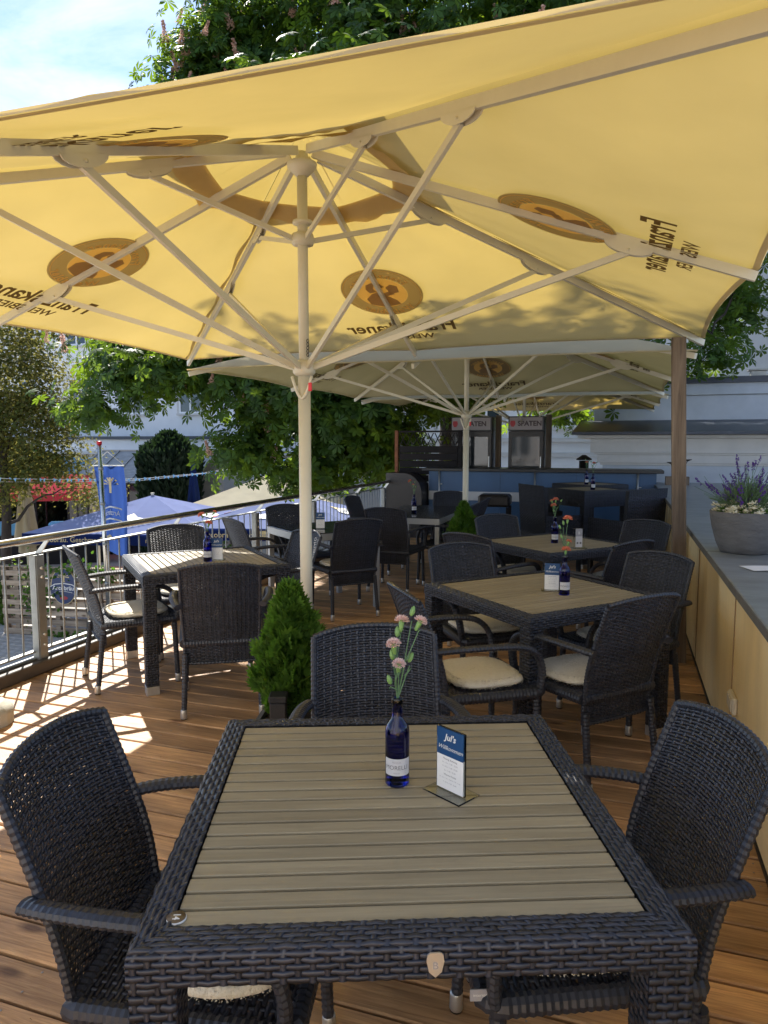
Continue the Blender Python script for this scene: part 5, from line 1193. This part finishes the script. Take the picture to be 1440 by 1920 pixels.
for k in range(34):
    a = rng.uniform(pi * .95, pi * 2.1); r0 = rng.uniform(.06, .175); c0 = np.array([r0 * cos(a), r0 * sin(a), rng.uniform(.02, .07) + .02 * (k % 3 == 0)]); C_.append(c0 + rng.normal(0, .011, (34, 3)) * np.array([1, 1, .45]))
C_ = np.concatenate(C_); pet = [(0, 0, 0)] + [(.0065 * cos(2 * pi * k / 8) * (1 if k % 2 else .55), .0065 * sin(2 * pi * k / 8) * (1 if k % 2 else .55), .001 * (k % 2)) for k in range(8)]
v, f = scatter(pet, [[(0, 1 + k, 1 + (k + 1) % 8) for k in range(8)]], C_, frames(np.tile([0, -.4, 1.0], (len(C_), 1)), .35), rng.uniform(.8, 1.3, len(C_))); link('bloom', npmesh('bloom', v, f, 'white_flower'), wf)
n = 700; a = rng.uniform(pi * .9, pi * 2.15, n); r0 = rng.uniform(.04, .17, n); P = np.stack([r0 * np.cos(a), r0 * np.sin(a), rng.uniform(0, .05, n)], -1); v, f = scatter([(0, 0, 0), (.006, .008, .002), (0, .022, 0), (-.006, .008, .002)], [[(0, 1, 2, 3)]], P, frames(np.tile([0, -.4, 1.0], (n, 1)), .6), rng.uniform(.7, 1.3, n)); link('foliage', npmesh('foliage', v, f, 'thuja_leaf'), wf)

# ------------------------------------------------------------------ trees
def palmate():
    tv = []; tf = []
    for k in range(7):
        a = radians(-132 + 44 * k); L_ = [.62, .82, .96, 1.0, .96, .82, .62][k]; d = np.array([sin(a), cos(a)]); p = np.array([-d[1], d[0]]) * .20 * L_; i = len(tv)
        pts = [(d * .02, 0), (d * L_ * .68 + p, -.10 * L_), (d * L_, -.20 * L_ - .05), (d * L_ * .68 - p, -.10 * L_), (d * L_ * .55, -.03)]
        tv += [(q[0], q[1], z) for q, z in pts]; tf += [(i, i + 1, i + 4), (i + 1, i + 2, i + 4), (i + 2, i + 3, i + 4), (i + 3, i, i + 4)]
    return tv, tf
PT, PF = palmate()
def crown_points(lobes, per):
    """clump centres in lobes -> leaf positions and outward normals"""
    P = []; Nn = []
    for (c, r, ncl, sh) in lobes:
        c = np.array(c); r = np.array(r); d = rng.normal(size=(ncl, 3)); d /= np.linalg.norm(d, axis=1, keepdims=True); q = (sh + (1 - sh) * rng.uniform(0, 1, ncl)) ** (1 / 2.2)
        wob = 1 + .18 * np.sin(5 * d[:, 0] + 3 * d[:, 2]) + .12 * np.sin(9 * d[:, 1])
        cc = c + d * r * (q * wob)[:, None]
        n_ = rng.integers(int(per * .6), int(per * 1.4), ncl)
        for i in range(ncl):
            o = rng.normal(size=(n_[i], 3)) * np.array([.26, .26, .16]); P.append(cc[i] + o); Nn.append(np.tile(d[i] * .55 + np.array([0, 0, .75]), (n_[i], 1)) + o * 1.0)
    P = np.concatenate(P); Nn = np.concatenate(Nn); Nn /= np.linalg.norm(Nn, axis=1, keepdims=True); return P, Nn
def limb(mb, pts, r0, r1, n=8, jit=.12):
    pts = [Vector(p) for p in pts]; out = [pts[0]]
    for a, b in zip(pts[:-1], pts[1:]):
        for k in range(1, 5): out.append(a.lerp(b, k / 4) + Vector((random.uniform(-jit, jit), random.uniform(-jit, jit), random.uniform(-jit, jit))) * (1 if k < 4 else .3))
    mb.tube(out, [r0 + (r1 - r0) * (i / (len(out) - 1)) ** .7 for i in range(len(out))], n)
TX, TY = -3.3, 14.3
ct = empty('chestnut_tree', (TX, TY, GZ), 0, 'large flowering chestnut tree arching over the terrace', 'tree')
def W(p): return (p[0] - TX, p[1] - TY, p[2] - GZ)
mb = MB(); mb.tube([(0, 0, 0), (.03, 0, .35), (0, .05, 2.2), (.05, .05, 4.2), (0, .1, 6.2)], [.52, .40, .36, .33, .28], 18); mb.build('trunk', 'bark', ct)
lobes = [  # centre, radii, clumps, hollow share
    ((-3.2, 14.2, 8.6), (4.0, 3.6, 3.4), 620, .35), ((-5.3, 12.2, 8.7), (1.8, 1.6, 2.0), 170, .1), ((-3.6, 10.9, 5.3), (2.2, 1.4, 1.1), 190, .2), ((-5.2, 11.3, 6.0), (1.5, 1.3, 1.2), 130, .2), ((-3.6, 9.9, 5.6), (2.5, 2.0, .9), 330, .1), ((-1.7, 11.0, 5.8), (1.5, 1.8, .9), 120, .1), ((-4.2, 15.6, 6.2), (2.4, 1.8, 1.4), 170, .2), ((-6.2, 12.4, 7.2), (1.2, 1.4, .9), 40, .1), ((-.6, 14.0, 8.3), (3.2, 3.0, 3.2), 330, .35), ((2.2, 15.5, 7.6), (2.8, 2.6, 2.8), 170, .35),  # includes unseen lobes above the canopies, added to shade the farther two umbrellas
    ((-6.9, 11.4, 8.4), (.9, .9, 1.4), 50, .05), ((-7.5, 11.0, 7.7), (.5, .5, .5), 10, .05),
    ((-2.6, 11.6, 7.6), (2.6, 1.8, 2.0), 150, .2),
    ((-7.9, 10.9, 2.75), (1.2, .9, .50), 52, .1), ((-8.6, 11.3, 3.35), (1.1, .8, .5), 50, .1), ((-7.4, 11.6, 3.3), (1.2, .8, .5), 60, .1), ((-9.1, 10.5, 2.15), (.55, .5, .34), 12, .05), ((-6.9, 11.0, 2.9), (.8, .8, .5), 34, .1), ((-6.0, 11.3, 2.35), (.75, .7, .75), 60, .1), ((-6.3, 11.2, 1.45), (.5, .45, .45), 22, .1), ((-5.0, 12.0, 2.2), (.95, .8, .9), 85, .1), ((-4.5, 12.6, 1.5), (1.1, .8, .85), 85, .1), ((-5.4, 11.8, 1.0), (.6, .5, .4), 18, .1), ((-3.6, 12.9, 2.5), (1.2, .9, .7), 70, .1), ((-4.4, 12.0, 3.4), (1.6, 1.2, .6), 60, .1), ((-6.6, 11.6, 3.6), (1.6, 1.0, .5), 46, .1),
    ((1.9, 14.7, 4.0), (.65, .7, .75), 20, .05), ((1.35, 13.4, 3.05), (.45, .4, .22), 8, .05), ((.3, 13.9, 3.0), (1.0, .7, .3), 16, .05), ((-1.6, 15.2, 2.15), (1.4, .6, .18), 14, .05), ((1.2, 15.0, 5.0), (1.2, 1.0, .8), 40, .1)]
P, Nn = crown_points(lobes, 15)
P = P - np.array([TX, TY, GZ]); v, f = scatter(PT, [PF], P, frames(Nn, .45), rng.uniform(.13, .215, len(P)))
link('crown', npmesh('crown', v, f, 'chestnut_leaf'), ct)
for i, (pts, r0) in enumerate([
    ([(-3.3, 14.3, 3.2), (-4.6, 13.4, 4.0), (-6.2, 12.0, 3.8), (-7.6, 11.0, 3.2), (-8.9, 10.6, 2.5)], .13), ([(-4.6, 13.4, 4.0), (-5.4, 12.2, 3.2), (-6.0, 11.4, 2.3), (-6.3, 11.2, 1.6)], .06), ([(-3.3, 14.3, 2.6), (-4.2, 13.2, 3.0), (-4.8, 12.3, 2.3), (-4.9, 12.2, 1.4)], .08),
    ([(-3.3, 14.3, 3.7), (-4.3, 13.6, 6.0), (-5.4, 12.6, 7.8), (-6.1, 12.0, 9.6)], .18), ([(-3.3, 14.35, 3.7), (-2.2, 13.6, 6.2), (-1.2, 13.2, 8.6), (-.5, 13, 10)], .18), ([(-3.3, 14.35, 3.6), (-1.4, 14.5, 4.8), (.5, 14.8, 5.4), (1.9, 14.8, 4.6)], .14), ([(.5, 14.8, 5.4), (2.0, 15.4, 7.2), (3.0, 15.8, 8.4)], .10), ([(-3.3, 14.3, 3.8), (-3.4, 14.6, 7.0), (-3.2, 14.6, 10.5)], .22), ([(-4.3, 13.6, 6.0), (-5.6, 12.6, 6.6), (-6.6, 12.2, 7.2)], .07), ([(-2.2, 13.6, 6.2), (-2.6, 12.2, 7.2), (-2.8, 11.2, 8.2)], .08), ([(1.9, 14.8, 4.6), (1.5, 13.8, 3.6), (1.35, 13.3, 3.1)], .03), ([(-.4, 14.6, 5.1), (.0, 14.2, 3.9), (.3, 13.9, 3.1)], .03), ([(-3.3, 14.3, 4.4), (-5.0, 13.0, 7.0), (-5.8, 12.0, 8.6), (-6.6, 11.5, 9.3)], .08)]):
    mb = MB(); limb(mb, [W(p) for p in pts], r0, .012); mb.build('limb', 'bark', ct)
# blossom candles
def candle(seed):
    rr = np.random.default_rng(seed); P_ = []
    for k in range(150): t = rr.uniform(0, 1); a = rr.uniform(0, 2 * pi); r = .055 * (1 - .8 * t) * rr.uniform(.4, 1); P_.append((r * cos(a), r * sin(a), .26 * t))
    P_ = np.array(P_); return npmesh('blossom', *scatter([(-.011, 0, 0), (.011, 0, 0), (.013, .018, .006), (-.009, .02, .006)], [[(0, 1, 2, 3)]], P_, rot_basis(len(P_)), np.ones(len(P_))), 'blossom')
cm_ = [candle(1), candle(2)]
W_ = P + np.array([TX, TY, GZ]); pick = lambda m_, k_: list(P[rng.choice(np.nonzero(m_)[0], k_, replace=False)])
front = pick((W_[:, 2] > 7.3) & (W_[:, 1] < 12.4), 120) + pick((W_[:, 2] > 6.5) & (W_[:, 1] < 11.6), 30) + pick((W_[:, 2] < 4.2) & (W_[:, 1] < 12.0), 70)
for i, p in enumerate(front):
    o = link('blossom', cm_[i % 2], ct, (p[0], p[1] - .08, p[2] + .03)); o.rotation_euler = (random.uniform(-.4, .4), random.uniform(-.4, .4), 0); s = random.uniform(.9, 1.35); o.scale = (s, s, s)
# small-leaved brownish tree at the left
MX, MY = -13.9, 13.0
mt = empty('maple_tree', (MX, MY, GZ), 0, 'brownish green small-leaved tree at the left edge', 'tree')
mb = MB(); mb.tube([(0, 0, 0), (.02, 0, 1.0), (.08, .05, 2.4), (0, .1, 4.6)], [.16, .13, .10, .06], 12); mb.build('trunk', 'bark', mt)
ml = [((-13.9, 13.2, 3.1), (1.7, 1.3, 1.3), 330, .2), ((-13.0, 13.3, 2.0), (1.0, .9, .8), 130, .1), ((-14.3, 12.9, 1.7), (1.1, .9, .8), 130, .1), ((-12.5, 13.7, 1.0), (.65, .6, .35), 34, .05), ((-13.2, 13.4, .9), (.8, .6, .4), 44, .05), ((-12.2, 14.0, .2), (.5, .5, .3), 22, .05), ((-13.6, 13, .6), (.8, .6, .5), 40, .05), ((-14.6, 12.6, .2), (.6, .6, .5), 30, .05), ((-13.4, 13.2, 4.6), (1.5, 1.2, .8), 130, .2)]
P2, N2 = crown_points(ml, 34); P2 = P2 - np.array([MX, MY, GZ])
lf5 = [(0, 0, 0), (.30, .12, -.03), (.16, .34, 0), (.42, .55, -.08), (.13, .6, -.02), (0, 1, -.12), (-.13, .6, -.02), (-.42, .55, -.08), (-.16, .34, 0), (-.30, .12, -.03)]
v, f = scatter(lf5, [[(0, 1, 2, 8, 9)[:5], (2, 4, 6, 8, 2)[:4] + (8,)][:1], [(2, 3, 4), (6, 7, 8), (4, 5, 6)], [(2, 4, 6, 8)]], P2, frames(N2, .5), rng.uniform(.06, .115, len(P2)))
link('crown', npmesh('crown', v, f, 'maple_leaf'), mt)
for i, pts in enumerate([[(-13.85, 13.05, .2), (-13.2, 13.3, 1.2), (-12.6, 13.6, 1.2)], [(-13.85, 13.05, .0), (-14.3, 12.9, 1.2), (-14.8, 12.7, 2.2)], [(-13.85, 13.1, .8), (-13.4, 13.2, 2.4), (-12.9, 13.4, 3.4)], [(-13.9, 13.1, 1.4), (-14.3, 13.2, 3.0), (-14.4, 13.3, 4.0)], [(-13.85, 13.05, -.4), (-13.0, 13.4, .3), (-12.3, 13.9, .4)]]):
    mb = MB(); limb(mb, [(p[0] - MX, p[1] - MY, p[2] - GZ) for p in pts], .05, .008, 7, .08); mb.build('limb', 'bark', mt)
# dark cypress column and low shrubs in front of the annex
def column(loc, h, w, n, label):
    t = empty('cypress', (loc[0], loc[1], GZ), 0, label, 'conifer'); MB().tube([(0, 0, 0), (0, 0, h * .9)], [.08, .02], 8).build('trunk', 'bark', t)
    z = rng.uniform(0, 1, n); a = rng.uniform(0, 2 * pi, n); rr = w * np.minimum(1, np.minimum(z * 9 + .5, (1 - z) * 6 + .12)) * (.75 + .3 * rng.uniform(0, 1, n)) * (1 + .08 * np.sin(4 * a + 7 * z)); P_ = np.stack([rr * np.cos(a), rr * np.sin(a), z * h], -1)
    up = np.stack([np.cos(a) * .4, np.sin(a) * .4, np.ones(n)], -1) + rng.normal(0, .25, (n, 3)); up /= np.linalg.norm(up, axis=1, keepdims=True); r_ = rng.normal(size=(n, 3)); x = np.cross(up, r_); x /= np.linalg.norm(x, axis=1, keepdims=True)
    v, f = scatter([(-.05, 0, 0), (.05, 0, 0), (.06, .14, .02), (0, .26, .03), (-.06, .14, .02)], [[(0, 1, 2, 3, 4)]], P_, np.stack([x, up, np.cross(x, up)], -1), rng.uniform(.6, 1.2, n)); link('foliage', npmesh('foliage', v, f, 'cypress_leaf'), t)
column((-14.5, 20.5), 4.25, .92, 9000, 'broad dark cypress in front of the white annex wall')
def shrub(loc, r, n, label, mat='thuja_leaf'):
    t = empty('shrub', (loc[0], loc[1], GZ), 0, label, 'shrub', 'shrubs in the lower courtyard'); mb = MB()
    for k in range(6): a = k * 1.05; mb.tube([(0, 0, 0), (r * .5 * cos(a), r * .5 * sin(a), r * .8)], [.015, .006], 5)
    mb.build('stem', 'bark', t); d = rng.normal(size=(n, 3)); d /= np.linalg.norm(d, axis=1, keepdims=True); d[:, 2] = np.abs(d[:, 2]); P_ = d * r * (rng.uniform(.3, 1, n) ** .6)[:, None]
    v, f = scatter(lt, [[(0, 1, 2, 3), (0, 3, 4, 5)]], P_, frames(d + np.array([0, 0, .4]), .5), rng.uniform(.8, 1.5, n)); link('foliage', npmesh('foliage', v, f, mat), t)
shrub((-13.6, 12.2), .95, 1300, 'leafy green shrub behind the left end of the pallet fence', 'chestnut_leaf'); shrub((-14.9, 13.6), 1.2, 1500, 'dark shrub below the folded beige parasol', 'chestnut_leaf'); shrub((-12.4, 20.2), .9, 900, 'grey green shrub beside the dark cypress')
# taller greenery closing the courtyard behind the stalls
column((-21.5, 20.5), 4.0, 1.6, 7000, 'dark hedge-like conifer behind the red stall')
# dropped blossoms and leaf crumbs on the boards
n = 260; P3 = np.stack([rng.uniform(-3.5, .45, n), rng.uniform(.3, 7.5, n), np.full(n, .0035)], -1)
v, f = scatter([(-.5, 0, 0), (0, -.3, .15), (.6, .05, .05), (.05, .35, .2)], [[(0, 1, 2, 3)]], P3, frames(np.tile([0, 0, 1.0], (n, 1)), .25), rng.uniform(.004, .013, n))
tag(link('leaf_litter', npmesh('leaf_litter', v, f, 'litter')), 'dry blossom and leaf crumbs scattered on the deck', 'leaf litter', kind='stuff')
bpy.context.view_layer.update()
